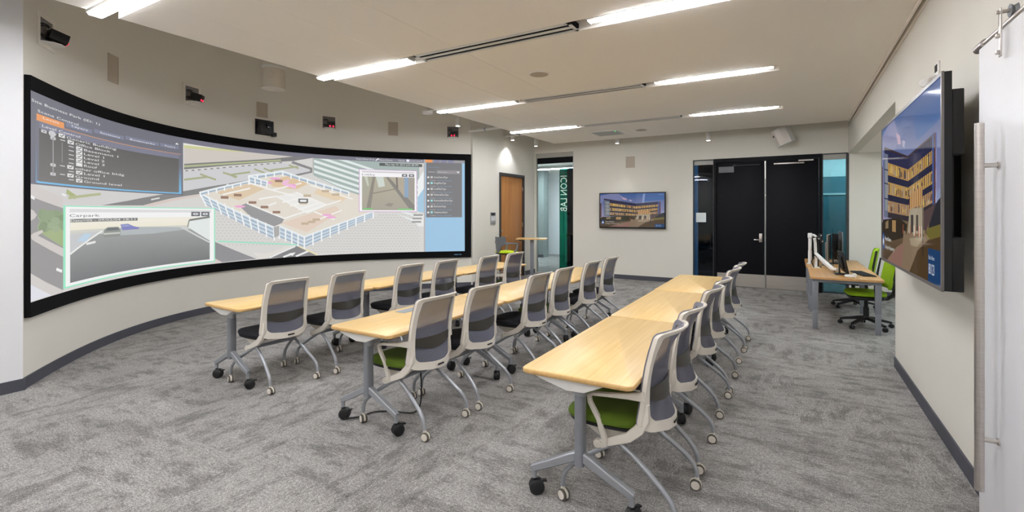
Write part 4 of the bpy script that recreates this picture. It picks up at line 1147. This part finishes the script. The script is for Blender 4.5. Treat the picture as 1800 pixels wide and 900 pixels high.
for (u, v) in ((444, 356), (465, 364), (486, 373), (540, 344), (533, 357), (548, 390), (536, 393), (556, 386), (490, 318), (572, 336), (590, 342), (395, 347), (418, 343)):
    a = W2(u, v); P.rect(a[0] - .07, a[1] - .022, a[0] + .07, a[1] + .022, (150, 118, 100) if u < 500 else (196, 176, 150))
for (u, v) in ((484, 314), (470, 321), (512, 325), (582, 382), (422, 363), (575, 378)):
    a = W2(u, v); P.disc(a[0], a[1], .10, .02, (236, 170, 214), 12)
LN((497, 322), (520, 330), .05, (240, 190, 225)); LN((497, 322), (508, 317), .05, (240, 190, 225))
for (u, v) in ((533, 353), (531, 425)):
    a = W2(u, v); P.rect(a[0] - .09, a[1] - .04, a[0] + .09, a[1] + .04, (96, 96, 98)); P.rect(a[0] - .06, a[1] - .02, a[0] + .06, a[1] + .02, (236, 236, 236))
def facade(tl, tr, br, bl, n, rows=3, lead=0):
    P.poly(PX(tl, tr, br, bl), (200, 214, 225))
    L = lambda a, b_, t: (a[0] + (b_[0] - a[0]) * t, a[1] + (b_[1] - a[1]) * t)
    for r_ in range(rows):
        t0, t1 = (r_ + .55) / rows, (r_ + .9) / rows
        P.poly(PX(L(tl, bl, t0), L(tr, br, t0), L(tr, br, t1), L(tl, bl, t1)), (152, 168, 186))
    for k in range(n + 1):
        t = k / n; a = L(tl, tr, t); b_ = L(bl, br, t); LN((a[0], a[1] - 1), (b_[0], b_[1] + 3), .026, (242, 244, 244))
    LN(tl, tr, .022, (236, 240, 242))
facade((351, 339), (481, 399), (482, 420), (363, 360), 9); facade((491, 397), (535, 416), (535, 435), (491, 417), 4); facade((535, 416), (656, 372), (656, 381), (535, 435), 8)
P.poly(PX((481, 399), (491, 397), (491, 414), (482, 418)), (168, 168, 168))
facade((351, 338), (437, 318), (437, 322), (353, 343), 6, 1); facade((437, 309), (497, 301), (497, 306), (438, 316), 4, 1); facade((497, 301), (613, 337), (613, 342), (497, 307), 8, 1); facade((437, 309), (470, 319), (468, 327), (439, 321), 3, 2)
# title band along the top
bandh = .075
P.rect(W2(320, 250)[0], zb - bandh, W2(746, 288)[0], zb, (116, 116, 130))
tz = zb - .052
for s, ua, ub in (('Picture Marker 50: 0p', 626, 658), ('Measure Position', 666, 690), ('Clearing', 700, 711), ('unread notes 0/0', 721, 743)):
    sa = W2(ua, 282)[0]; sb_ = W2(ub, 282)[0]; P.text(s, sa, tz, sb_ - sa, .03, (232, 232, 240))
a = W2(717, 283); P.rect(a[0] - .03, tz - .008, a[0] + .03, tz + .04, (236, 236, 250))
a = W2(663, 282); P.line((a[0] - .03, tz - .005), (a[0] + .03, tz + .04), .02, (250, 250, 250))
q = RU(667, 742, 286.2, 291.4, (78, 82, 82)); P.text('Mon Apr 01 2013 6:01:48 PM', q[0] + .12, q[1] + .014, q[2] - q[0] - .2, .042, (226, 232, 232))
# menu panel, left
q = RU(53, 322, 160, 323, (108, 109, 121)); zpan = q[3]
P.rect(q[0], q[1], q[2], zb, (108, 109, 121))
q2 = RU(63, 319, 207, 321, (112, 113, 126))
P.rect(q2[0], q2[1], q2[2], q2[1] + .020, (116, 186, 230)); P.rect(q2[0], q2[1], q2[0] + .022, q2[3] - .25, (112, 150, 180), (112, 115, 130)); P.rect(q2[2] - .045, q2[1], q2[2], q2[3] - .2, (116, 186, 230), (112, 115, 130))
RU(69, 314.5, 222, 318.5, (112, 110, 108), (88, 87, 86))
RU(69, 314.5, 213, 225, (122, 123, 142))
RU(64, 318.5, 209.5, 211, (206, 150, 110))
for (ua, ub, vt, vb, c) in ((64.5, 113, 199, 210, (232, 152, 88)), (116.7, 162, 214.2, 221.8, (124, 128, 150)), (166, 217.8, 226, 233, (124, 128, 150)), (221, 279.5, 238.3, 245, (124, 128, 150)), (282, 314.4, 251, 257.2, (124, 128, 150))): RU(ua, ub, vt, vb, c)
WT = (236, 236, 238)
TX('Site Business Park (ID: 1)', (56, 177.5), 176, .025, WT); TX('Scene Control', (66.5, 196.5), 138, .025, WT)
TX('Levels', (76, 209), 104, .021, WT); TX('Layers', (126.7, 222.5), 154.5, .021, WT); TX('Sections', (176, 234.2), 211, .021, WT); TX('Bookmarks', (229, 246), 272, .021, WT); TX('Tours', (289, 257.2), 308, .021, WT)
TX('Level Control', (74.4, 223), 141, .025, WT)
zr0, zr1, ir = W2(117.3, 243.5)[1], W2(148, 321)[1], 0
for s, u, v, ue in (('Generic Building', 117.3, 243.5, 204.5), ('Office Block', 133, 254, 194.5), ('Basement 1', 148, 264.5, 208), ('Level 1', 148, 271.5, 183), ('Level 2', 148, 279, 184), ('Level 3', 148, 286.5, 184), ('Roof', 148, 294, 171), ('other office bldg', 132.5, 299.5, 218.5), ('Level 1', 148, 308, 184), ('Ground', 132.7, 314, 174), ('Ground level', 148, 321, 214)):
    zr = zr0 + (zr1 - zr0) * ir / 10; ir += 1
    sa, sb_ = W2(u, v)[0], W2(ue, v)[0]; P.text(s, sa, zr, sb_ - sa, .026, WT)
    sa, sb_ = W2(u - 14, v)[0], W2(u - 3, v)[0]; z = zr
    P.rect(sa, z - .004, sb_, z + .034, (228, 228, 228))
    if s != 'Roof': P.line((sa + .03, z + .018), (sa + (sb_ - sa) * .45, z + .006), .009, (70, 70, 70)); P.line((sa + (sb_ - sa) * .45, z + .006), (sb_ - .02, z + .028), .009, (70, 70, 70))
    s3, s4 = W2(u - 27, v)[0], W2(u - 18, v)[0]; P.rect(s3, z + .010, s4, z + .019, (210, 210, 212))
for (u, v) in ((77.5, 231), (93.5, 243), (93.5, 290), (93.5, 306)):
    a = W2(u, v); P.rect(a[0] - .05, a[1] - .014, a[0] + .05, a[1] + .014, (206, 206, 208)); P.rect(a[0] - .02, a[1] - .004, a[0] + .02, a[1] + .004, (90, 90, 90))
LN((93.5, 246), (93.5, 306), .014, (176, 176, 178)); LN((109.5, 250), (109.5, 286), .012, (150, 150, 152))
a = W2(92, 235); P.disc(a[0], a[1], .07, .03, (200, 200, 204), 14)
P.poly(PX((308, 253.5), (314.5, 254.5), (311, 251)), (240, 240, 240))
# carpark window
q = RU(111, 378, 361, 508.5, (150, 230, 194))
x0, z0, x1, z1 = q; P.rect(x0 + .045, z0 + .016, x1 - .020, z1 - .012, (243, 243, 243))
RU(122, 371, 367, 373.2, (220, 219, 220))
ix0, iz0, ix1, iz1 = RU(123, 368.5, 385, 497.5, (120, 120, 120))
TX('Carpark', (122, 381.5), 175, .030, (96, 96, 100))
for ua, ub in ((336, 351.5), (353.5, 368)):
    b4 = RU(ua, ub, 372.2, 380.2, (104, 106, 112)); cx_, cz_ = (b4[0] + b4[2]) / 2, (b4[1] + b4[3]) / 2
    P.disc(cx_, cz_, .05, .016, (230, 230, 232), 14); P.disc(cx_, cz_, .016, .008, (104, 106, 112), 10)
H = iz1 - iz0; Wd = ix1 - ix0
def C2(a, b_): return (ix0 + a * Wd, iz1 - b_ * H)
P.rect(ix0, iz0, ix1, iz1 - .20 * H, (112, 114, 115), (158, 160, 160))
P.rect(ix0, iz1 - .27 * H, ix1, iz1, (196, 198, 194), (238, 233, 216)); P.rect(ix0, iz1 - .18 * H, ix1, iz1 - .02 * H, (236, 230, 210), (240, 236, 224))
P.poly([C2(0, .55), C2(.24, .22), C2(.0, .25)], (196, 198, 200)); P.line(C2(0, .55), C2(.24, .22), .02, (236, 236, 232))
P.poly([C2(.05, .36), C2(.11, .24), C2(.16, .26), C2(.12, .38)], (186, 208, 226)); P.line(C2(.12, .42), C2(.19, .40), .025, (232, 232, 230))
P.poly([C2(.30, .20), C2(.44, .17), C2(.68, .20), C2(.80, .22), C2(.82, .28), C2(.60, .33), C2(.34, .32)], (176, 182, 184))
P.poly([C2(.245, .30), C2(.255, .20), C2(.28, .16), C2(.36, .16), C2(.375, .21), C2(.375, .31), C2(.36, .34), C2(.26, .34)], (140, 144, 138))
P.poly([C2(.268, .22), C2(.28, .175), C2(.355, .175), C2(.365, .22)], (104, 110, 112)); P.rect(*C2(.25, .29), *C2(.372, .26), (196, 198, 192))
P.poly([C2(.375, .12), C2(.43, .11), C2(.47, .16), C2(.51, .19), C2(.51, .22), C2(.39, .23)], (126, 128, 190)); P.poly([C2(.385, .13), C2(.425, .125), C2(.455, .16), C2(.39, .165)], (150, 160, 200))
P.poly([C2(.85, .22), C2(.86, .07), C2(1, .0), C2(1, .56)], (226, 232, 230)); P.line(C2(.80, .20), C2(1, .60), .025, (206, 208, 206)); P.line(C2(.86, .07), C2(1, -.0), .03, (120, 124, 120)); P.line(C2(.86, .07), C2(.85, .22), .02, (130, 134, 130))
P.rect(ix0, iz1 - .055 * H, ix0 + .50 * Wd, iz1 - .0 * H, (120, 120, 118)); P.text('Date=05 - 09/02/04 18:11', ix0 + .01, iz1 - .045 * H, .48 * Wd, .025, (232, 232, 228))
# lobby window
q = RU(631, 733, 297, 372.5, (196, 140, 196)); x0, z0, x1, z1 = q
P.rect(x0 + .010, z0 + .010, x1 - .010, z1 - .009, (246, 244, 247)); P.rect(x0 + .06, z1 - .065, x1 - .06, z1 - .03, (214, 210, 214))
ix0, iz0, ix1, iz1 = x0 + .06, z0 + .035, x1 - .05, z1 - .145; H = iz1 - iz0; Wd = ix1 - ix0
P.text('Lobby', ix0, iz1 + .022, .26, .035, (80, 78, 82))
for k in range(2): P.rect(ix1 - .26 + k * .14, iz1 + .012, ix1 - .15 + k * .14, iz1 + .068, (92, 92, 98)); P.disc(ix1 - .205 + k * .14, iz1 + .04, .03, .012, (230, 230, 232), 12)
P.rect(ix0, iz0, ix1, iz1, (166, 160, 146), (178, 172, 152))
P.poly([C2(0, 0), C2(.20, 0), C2(.12, .5), C2(0, .55)], (170, 168, 150)); P.poly([C2(.04, 0), C2(.10, 0), C2(.13, .28), C2(.10, .28)], (200, 206, 190)); P.poly([C2(.20, 0), C2(.25, 0), C2(.16, .95), C2(.08, .95)], (140, 134, 124))
P.poly([C2(.26, 0), C2(.40, 0), C2(.43, .28), C2(.31, .32)], (206, 214, 206)); P.poly([C2(.44, 0), C2(.50, 0), C2(1, .85), C2(1, 1), C2(.92, 1)], (130, 126, 120)); P.poly([C2(.64, 0), C2(.67, 0), C2(.68, .34), C2(.65, .32)], (112, 104, 100)); P.poly([C2(.68, 0), C2(.80, 0), C2(.80, .60), C2(.68, .34)], (176, 166, 148))
P.poly([C2(.80, 0), C2(.88, 0), C2(.88, .62), C2(.80, .60)], (138, 164, 190)); P.poly([C2(.88, 0), C2(1, 0), C2(1, .82), C2(.88, .62)], (160, 154, 144)); P.line(C2(.20, .50), C2(.62, .36), .02, (136, 128, 114)); P.poly([C2(.42, .85), C2(.50, .78), C2(.60, .80), C2(.54, .90)], (146, 140, 128))
P.line(C2(.02, .96), C2(.20, .96), .03, (120, 200, 120)); P.line(C2(.68, .97), C2(.96, .97), .03, (120, 200, 120))
# right-hand panel
sl = W2(747.5, 300)[0]; P.rect(sl - .03, za, sl, zb, (178, 176, 180)); P.rect(sl, za, pb, zb, (152, 194, 224))
zmid = W2(760, 382)[1]; ztop = zb - .06
P.rect(sl + .02, zmid, pb - .06, ztop, (112, 111, 114)); P.rect(sl, ztop, pb, zb, (150, 148, 152))
wp = (pb - sl) / 1.12
P.rect(sl, ztop, sl + .20 * wp, zb, (236, 152, 84))
for k in range(3): P.rect(sl + (.24 + k * .20) * wp, ztop, sl + (.40 + k * .20) * wp, zb, (128, 130, 158))
P.text('Monitoring Types', sl + .08 * wp, ztop - .11, .34 * wp, .026, (110, 150, 176)); P.text('Attribute', sl + .08 * wp, ztop - .21, .2 * wp, .028, (206, 206, 208)); P.rect(sl + .32 * wp, ztop - .235, sl + .98 * wp, ztop - .16, (140, 138, 142)); P.text('Generic', sl + .35 * wp, ztop - .21, .26 * wp, .026, (206, 204, 206))
P.line((sl + .90 * wp, ztop - .18), (sl + .93 * wp, ztop - .21), .016, (236, 236, 236)); P.line((sl + .93 * wp, ztop - .21), (sl + .96 * wp, ztop - .18), .016, (236, 236, 236))
n_ = ['AccessControlType', 'EnergyMeterType', 'LocalFilterType', 'MechanicalDoorType', 'MechanicalHeatMeterType', 'ExitControlType', 'TemperatureSensor']
for k, s in enumerate(n_):
    z = ztop - .33 - k * (ztop - .33 - zmid - .085) / 6.0
    P.rect(sl + .06 * wp, z, sl + .11 * wp, z + .035, (236, 236, 236)); P.rect(sl + .15 * wp, z, sl + .21 * wp, z + .042, (150, 220, 226) if k in (1, 4, 6) else (200, 200, 200))
    P.text(s, sl + .24 * wp, z + .005, .023 * len(s) * wp, .036, (236, 236, 236)); P.text('0 Items', sl + .14 * wp, z - .058, .15 * wp, .026, (190, 190, 190)); P.text('Deselect  Show label', sl + .33 * wp, z - .058, .42 * wp, .026, (120, 164, 190))
cuts = [pa + (pb - pa) * k / 110 for k in range(1, 110)]
def smap(s, z, o_):
    p, n = wall_at(s); q = p + n * (SOFF - .0055 + o_); return Vector((q.x, q.y, z))
o = P.build('site_map_picture', SCREEN_MAT, None, smap, cuts); local(o, scr)
bm_ = Pic(); bm_.rect(s1 - .36, ZB + .058, s1 - .27, ZB + .070, (96, 150, 190)); bm_.rect(s1 - .255, ZB + .058, s1 - .21, ZB + .070, (96, 150, 190))
o = bm_.build('brand_plate', SCREEN_MAT, None, lambda s, z, k: Vector((*(wall_at(s)[0] + wall_at(s)[1] * (SOFF + .005 + k)), z)), None); local(o, scr)

# ------------------------------------------------------------------ televisions
def tv_picture(mapf, parent, w, h, small):
    T = Pic()
    def q(a, b_): return (a * w, (1 - b_) * h)
    def pg(pts, c, c2=None): T.poly([q(*p) for p in pts], c, c2)
    pg([(0, 0), (1, 0), (1, .75), (0, .75)], (164, 158, 190), (56, 96, 158))
    pg([(0, .05), (.16, 0), (.30, 0), (.42, .16), (.30, .22), (.10, .16), (0, .30)], (128, 134, 178)); pg([(.34, .10), (.42, .14), (.44, .20), (.38, .19)], (196, 168, 190)); pg([(.46, .18), (.52, .20), (.50, .24), (.47, .22)], (176, 172, 200))
    pg([(.62, 0), (1, 0), (1, .20), (.70, .24)], (64, 110, 172), (58, 96, 160)); pg([(.68, .04), (.715, .0), (.70, .30), (.66, .40)], (140, 160, 206)) if small else None
    pg([(0, .72), (1, .66), (1, 1), (0, 1)], (84, 66, 48), (120, 100, 74))
    pg([(.86, .66), (.90, .56), (.95, .60), (1, .54), (1, .72), (.86, .74)], (44, 44, 50)); pg([(.86, .60), (1, .52), (1, .57), (.86, .64)], (150, 160, 196)); pg([(.84, .73), (1, .70), (1, .80), (.84, .78)], (118, 108, 50))
    pg([(0, .28), (.022, .29), (.024, .70), (0, .72)], (92, 62, 66))
    def fac(x0, x1, t0, t1, b0, b1, glassy, fins, right):
        L = lambda a, b_, t: a + (b_ - a) * t
        def band(f0, f1, c, u0=0., u1=1.):
            pg([(L(x0, x1, u), L(L(t0, t1, u), L(b0, b1, u), f)) for u, f in ((u0, f0), (u1, f0), (u1, f1), (u0, f1))], c)
        for f0, f1, c in ((0, .20, (40, 44, 84)), (.20, .38, (206, 160, 88)), (.38, .48, (36, 40, 70)), (.48, .66, (216, 172, 96)), (.66, .75, (38, 40, 66)), (.75, .92, (190, 150, 108)), (.92, 1, (60, 52, 54))): band(f0, f1, c)
        rg = random.Random(4 if right else 9)
        for f0, f1 in ((.21, .37), (.49, .65), (.76, .91)):
            for k in range(26):
                u = rg.random() * .95; band(f0 + rg.random() * .08, f1 - rg.random() * .04, rg.choice([(240, 206, 110), (150, 112, 76), (230, 190, 130), (120, 88, 70), (196, 176, 150), (90, 78, 84)]), u, u + .02 + rg.random() * .03)
        if glassy:
            band(.08, 1, (128, 136, 158), 0, .18); band(.16, .9, (168, 172, 176), .04, .17)
            for f in (.3, .5, .72): band(f, f + .02, (70, 76, 104), 0, .2)
        for k in range(fins + 1):
            u = k / fins; band(0, 1 if not right or u < .7 else .86, (44, 40, 52), u - .006, u + .006 if not right else u + .012)
        band(-.01, .025, (62, 48, 52))
    fac(.066, .57, .146, .305, .68, .70, True, 22, False); fac(.57, .94, .305, .255, .70, .62, False, 15, True)
    pg([(.80, .64), (.94, .605), (.90, .66), (.84, .74), (.80, .74)], (92, 74, 72)); pg([(.905, .25), (.945, .255), (.945, .60), (.91, .61)], (74, 92, 146)); pg([(.93, .25), (.945, .255), (.945, .60), (.93, .605)], (100, 58, 52))
    pg([(.60, .62), (.80, .62), (.80, .78), (.56, .80)], (178, 166, 142)); pg([(.62, .66), (.66, .66), (.66, .76), (.62, .77)], (70, 62, 58)); pg([(.70, .66), (.73, .66), (.73, .75), (.70, .75)], (80, 70, 64)); pg([(.60, .54), (.79, .50), (.78, .60), (.60, .63)], (206, 160, 104))
    for k in range(6): pg([(.60 + k * .033, .54 - k * .007), (.607 + k * .033, .54 - k * .007), (.607 + k * .033, .62), (.60 + k * .033, .625)], (126, 84, 58))
    pg([(.04, .70), (.40, .68), (.56, .72), (.52, .80), (.30, .84), (.0, .86), (0, .74)], (54, 46, 34)); pg([(.10, .72), (.17, .70), (.17, .76), (.10, .77)], (150, 128, 96)); pg([(.26, .70), (.34, .70), (.34, .78), (.26, .78)], (176, 140, 92))
    pg([(.50, .76), (.60, .77), (.82, .76), (.86, .78), (.74, .86), (.62, 1), (.14, 1), (.36, .88), (.48, .84)], (142, 120, 96)); pg([(.44, .86), (.50, .84), (.46, 1), (.16, 1), (.30, .92)], (150, 112, 100)); pg([(.60, .80), (.80, .78), (.72, .84), (.62, .84)], (170, 154, 126))
    pg([(.86, .79), (1, .76), (1, 1), (.60, 1), (.72, .86)], (82, 62, 36)); pg([(.79, .35), (.795, .35), (.80, .88), (.79, .88)], (48, 36, 34))
    rg = random.Random(2)
    for k in range(14): x = .45 + rg.random() * .35; pg([(x, .72), (x + .006, .72), (x + .007, .78), (x - .001, .78)], rg.choice([(40, 34, 36), (176, 90, 60), (220, 210, 190)]))
    # emblem and lettering
    T.disc(.045 * w, .135 * h, .040 * h, .070 * h, (34, 70, 134), 24); T.disc(.045 * w, .135 * h, .034 * h, .060 * h, (60, 100, 168), 24)
    T.poly([(.030 * w, .10 * h), (.036 * w, .15 * h), (.046 * w, .165 * h), (.058 * w, .14 * h), (.060 * w, .10 * h), (.052 * w, .12 * h), (.046 * w, .10 * h), (.040 * w, .12 * h)], (236, 240, 248))
    T.text('PennState', .09 * w, .145 * h, .14 * w, .028 * h, (236, 236, 236)); T.text('College of Engineering', .09 * w, .085 * h, .22 * w, .026 * h, (214, 214, 210))
    pg([(.86, .895 if small else .83), (1, .895 if small else .83), (1, 1), (.86, 1)], (28, 66, 112))
    if small: T.text('80123', .875 * w, .03 * h, .075 * w, .045 * h, (150, 190, 230))
    else: T.text('Back to Room', .868 * w, .115 * h, .065 * w, .022 * h, (206, 216, 232)); T.text('80123', .868 * w, .04 * h, .065 * w, .055 * h, (226, 232, 244))
    T.text('solstice', .915 * w, .945 * h, .07 * w, .02 * h, (170, 190, 220))
    return T.build('picture', TV_MAT, parent, mapf, None, .00009)
# small television on the far wall
a = at_y(1053.3, 339, YF - .09); b_ = at_y(1169.8, 404.5, YF - .09)
cx, w, z0, z1 = (a.x + b_.x) / 2, b_.x - a.x, 1.225, 2.085
tv = empty('television', (cx, YF - .09, z0)); tag(tv, 'small wall television on the far wall showing a lit building', 'television')
h = z1 - z0
MB().box((-w/2, 0, 0), (w/2, .05, h), bev=.006).build('body', BLACKPL, tv)
MB().box((-.25, .05, h * .25), (.25, .092, h * .75)).build('wall_mount', BLACKPL, tv, smooth=False)
iw, ih = w - .05, h - .06
tv_picture(lambda x, y, k: Vector((x - iw/2, -.0015 - k, y + .035)), tv, iw, ih, True)
# large television on the right wall
TX_, Y0, Y1, Z0, Z1 = .70, 3.49, 5.62, 1.165, 2.38
tv = empty('television', (TX_, (Y0 + Y1) / 2, Z0)); tag(tv, 'very large television on the right wall showing a lit building', 'television')
hw, h = (Y1 - Y0) / 2, Z1 - Z0
mb = MB(); mb.box((0, -hw, 0), (.012, hw, .022)); mb.box((0, -hw, h - .022), (.012, hw, h)); mb.box((0, -hw, .022), (.012, -hw + .02, h - .022)); mb.box((0, hw - .02, .022), (.012, hw, h - .022))
mb.build('bezel', mat('bezel_grey', (120, 116, 114), .35, metal=.4), tv, smooth=False)
MB().box((.006, -hw + .003, .003), (.045, hw - .003, h - .003)).build('body', BLACKPL, tv, smooth=False)
MB().box((.045, -hw + .10, .10), (.075, hw - .10, h - .16), bev=.006).build('back_housing', BLACKPL, tv)
for (y, z0_, z1_) in ((-hw + .12, .0, .30), (-hw + .12, h - .46, h - .10)):
    MB().box((.045, y - .10, z0_), (.10, y, z1_), bev=.005).build('side_bracket', BLACKPL, tv)
MB().box((.075, -.5, .2), (.209, .5, h - .2), bev=.004).build('wall_mount', BLACKPL, tv)
iw, ih = 2 * hw - .04, h - .044
tv_picture(lambda x, y, k: Vector((.004 - k, hw - .02 - x, y + .022)), tv, iw, ih, False)
# camera above the large television
cm = empty('wall_camera', (.91, 4.62, 2.60)); tag(cm, 'small white bullet camera on the wall above the large television', 'camera')
MB().box((-.012, -.05, -.02), (0, .05, .10), bev=.003).build('back_plate', WHITEMET, cm)
MB().box((-.016, -.03, .03), (-.010, .03, .08)).build('dark_opening', DARKSLOT, cm, smooth=False)
MB().tube([(-.01, 0, .0), (-.05, 0, -.005), (-.06, 0, -.03)], .012, 10).build('bracket', WHITEMET, cm)
MB().lathe([(.024, -.042), (.032, -.036), (.032, .036), (.022, .044)], 20, 0, Matrix.Translation((-.065, 0, -.045)) @ rot_to((-.6, -.75, -.12))).build('camera_body', WHITEMET, cm)

# ------------------------------------------------------------------ boxes, cameras and grilles on the curved wall
def wall_frame(u, v, z=None):
    s, zz = on_wall(u, v, 0); p, n = wall_at(s)
    M = Matrix.Translation((p.x, p.y, zz if z is None else z)) @ Matrix.Rotation(math.atan2(n.y, n.x), 4, 'Z')
    return M                     # local x: out of the wall, y: along it, z: up
def place(name, M, label, cat, group=None):
    o = empty(name); o.matrix_world = M; tag(o, label, cat, group); return o
def grille(M, w, hgt, label):
    g = place('wall_speaker', M, label, 'speaker', 'wall speaker grilles')
    mb = MB(); a, b_ = w/2, hgt/2
    for lo, hi in (((-a, -b_), (a, -b_ + .012)), ((-a, b_ - .012), (a, b_)), ((-a, -b_ + .012), (-a + .012, b_ - .012)), ((a - .012, -b_ + .012), (a, b_ - .012))): mb.box((0, lo[0], lo[1]), (.008, hi[0], hi[1]))
    mb.build('frame', mat('beige_frame', (186, 174, 158), .6), g, smooth=False)
    MB().box((0, -a + .012, -b_ + .012), (.005, a - .012, b_ - .012)).build('grille_cloth', GRILLE, g, smooth=False)
grille(wall_frame(198.5, 121), .20, .34, 'beige wall speaker grille above the left part of the screen')
grille(wall_frame(460.5, 195), .20, .30, 'beige wall speaker grille above the black projector')
grille(wall_frame(691, 226.5), .20, .28, 'beige wall speaker grille above the right part of the screen')
grille(Matrix.Translation(at_y(1108, 285, YF)) @ Matrix.Rotation(-math.pi/2, 4, 'Z'), .22, .27, 'beige wall speaker grille above the small television')
def camera_box(u, v, w, label, yaw=0, big=False):
    M = wall_frame(u, v)
    g = place('wall_camera', M, label, 'camera', 'wall niche cameras')
    a = w / 2
    mb = MB()
    for lo, hi in (((-a - .04, -a - .04), (a + .04, -a)), ((-a - .04, a), (a + .04, a + .04)), ((-a - .04, -a), (-a, a)), ((a, -a), (a + .04, a))): mb.box((0, lo[0], lo[1]), (.012, hi[0], hi[1]))
    mb.build('niche_frame', mat('niche_trim', (228, 222, 212), .6), g, smooth=False)
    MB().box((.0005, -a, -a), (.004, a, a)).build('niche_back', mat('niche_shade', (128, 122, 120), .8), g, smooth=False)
    MB().prism([(-.0, -a), (.10, -a * .75), (.14, -a * .3), (.14, a * .3), (.10, a * .75), (0, a)], -a - .002, -a + .010).build('shelf', WHITEMET, g, smooth=False)
    T = Matrix.Translation((.085, .02, -a + .085)) @ Matrix.Rotation(R(yaw), 4, 'Z') @ Matrix.Rotation(R(14), 4, 'Y')
    cb_ = MB(); cb_.box((-.075, -.058, -.05), (.075, .058, .05), 0, T, bev=.008); cb_.tube([(.075, .015, .012), (.082, .015, .012)], .026, 16, 0, T); c = cb_.build('camera_body', BLACKPL, g)
    for dy in (-.036, .024):
        MB().lathe([(.016, 0), (.012, .004)], 12, 0, T @ Matrix.Translation((.075, dy, -.032)) @ rot_to((1, 0, 0))).build('red_indicator', LEDR, c)
    MB().tube([(.05, -.02, -a + .02), (.06, -.02, -a + .05)], .014, 10).build('pivot_screw', BLACKPL, g)
    for k in range(2):
        MB().tube([(.02 + .03 * math.cos(R(t)), -a * .55 + (a * .45 - .02 * k) * math.cos(R(t)), .0 + (a * .55 - .02 * k) * math.sin(R(t))) for t in range(40, 301, 20)], .007, 8).build('cable', BLACKPL, g)
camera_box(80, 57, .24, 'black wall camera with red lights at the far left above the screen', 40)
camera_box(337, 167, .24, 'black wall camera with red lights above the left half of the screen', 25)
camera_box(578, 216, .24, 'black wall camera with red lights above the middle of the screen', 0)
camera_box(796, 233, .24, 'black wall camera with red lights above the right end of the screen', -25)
M = wall_frame(461, 224); g = place('wall_projector', M, 'black projector in a wall niche below a speaker grille', 'projector')
mb = MB(); a = .135
for lo, hi in (((-a - .04, -a - .04), (a + .04, -a)), ((-a - .04, a), (a + .04, a + .04)), ((-a - .04, -a), (-a, a)), ((a, -a), (a + .04, a))): mb.box((0, lo[0], lo[1]), (.012, hi[0], hi[1]))
mb.build('niche_frame', MATS['niche_trim'], g, smooth=False)
MB().box((0, -a, -a), (.02, a, a)).build('niche_back', BLACKPL, g, smooth=False)
MB().box((.02, -a + .02, -a + .01), (.16, a - .01, a - .03), bev=.015).build('projector_body', BLACKPL, g)
MB().lathe([(.05, 0), (.045, .03), (.03, .032)], 20, 0, Matrix.Translation((.16, .03, .01)) @ rot_to((1, 0, 0))).build('lens', mat('lens_glass', (40, 42, 48), .1), g)
MB().box((.06, a - .02, -a - .02), (.15, a + .05, -a + .05), bev=.008).build('side_clip', BLACKPL, g)

# ------------------------------------------------------------------ white loudspeaker on the far wall
p = at_y(1375, 240, YF - .28)
sp = empty('loudspeaker', p); tag(sp, 'tilted white loudspeaker mounted above the black double doors', 'speaker')
SPR = Euler((R(12), R(-19), R(-28))).to_matrix().to_4x4()
cab = [(-.16, .02), (-.15, -.04), (-.05, -.12), (.07, -.14), (.16, -.07), (.18, .06), (.15, .12), (-.13, .12)]
MB().prism(cab, -.17, .17, M=SPR).build('cabinet', WHITEMET, sp, smooth=False)
MB().prism([(-.142, -.052), (-.05, -.128), (.068, -.148), (.155, -.082), (.15, -.07), (.065, -.135), (-.05, -.115), (-.135, -.04)], -.155, .155, M=SPR).build('front_grille', mat('white_grille', (222, 216, 208), .6, vary=.08, vscale=300), sp, smooth=False)
MB().box((-.125, -.092, .04), (-.100, -.078, .075), 0, SPR).build('badge', BLACKPL, sp, smooth=False)
br_ = MB(); br_.tube([(.10, .06, .03), (.12, .18, .04), (.12, .279, .04)], .020, 12); br_.box((.06, .268, -.03), (.18, .28, .11)); br_.build('wall_bracket', WHITEMET, sp)

# ------------------------------------------------------------------ control panel beside the oak door
cp = empty('control_panel', (XL, 9.37, 1.47)); tag(cp, 'grey room sign and touch panel beside the oak door', 'panel')
MB().box((0, -.11, -.14), (.012, .11, .14), bev=.004).build('plate', mat('panel_grey', (158, 160, 160), .4), cp)
MB().box((.012, -.09, .07), (.015, .09, .125)).build('dark_header', BLACKPL, cp, smooth=False)
MB().box((.012, -.09, -.05), (.015, .09, .055)).build('notice', mat('panel_notice', (196, 198, 198), .5), cp, smooth=False)
MB().box((.012, -.09, -.12), (.015, .09, -.10)).build('slot', GREYPL, cp, smooth=False)

# ------------------------------------------------------------------ lettering on the glass panel (reversed: it faces the corridor)
vs_, fs_, wtx = text_mesh('ICON LAB')
zt_, zb_ = at_y(990, 309, YF + .056).z, at_y(990, 371.5, YF + .056).z
xb_, xt_ = at_y(996.5, 374, YF + .056).x + 5.41, at_y(985, 374, YF + .056).x + 5.41     # baseline right, cap tops left: reversed lettering
k = (zt_ - zb_) / wtx; lt_ = MB()
lt_.add([(xb_ + (xt_ - xb_) * y / .70, .0565, zt_ - x * k) for x, y in vs_], fs_)
lo_ = lt_.build('lettering', mat('white_vinyl', (232, 246, 240), .5, emit=(220, 240, 232), estr=0.0), w1, smooth=False)
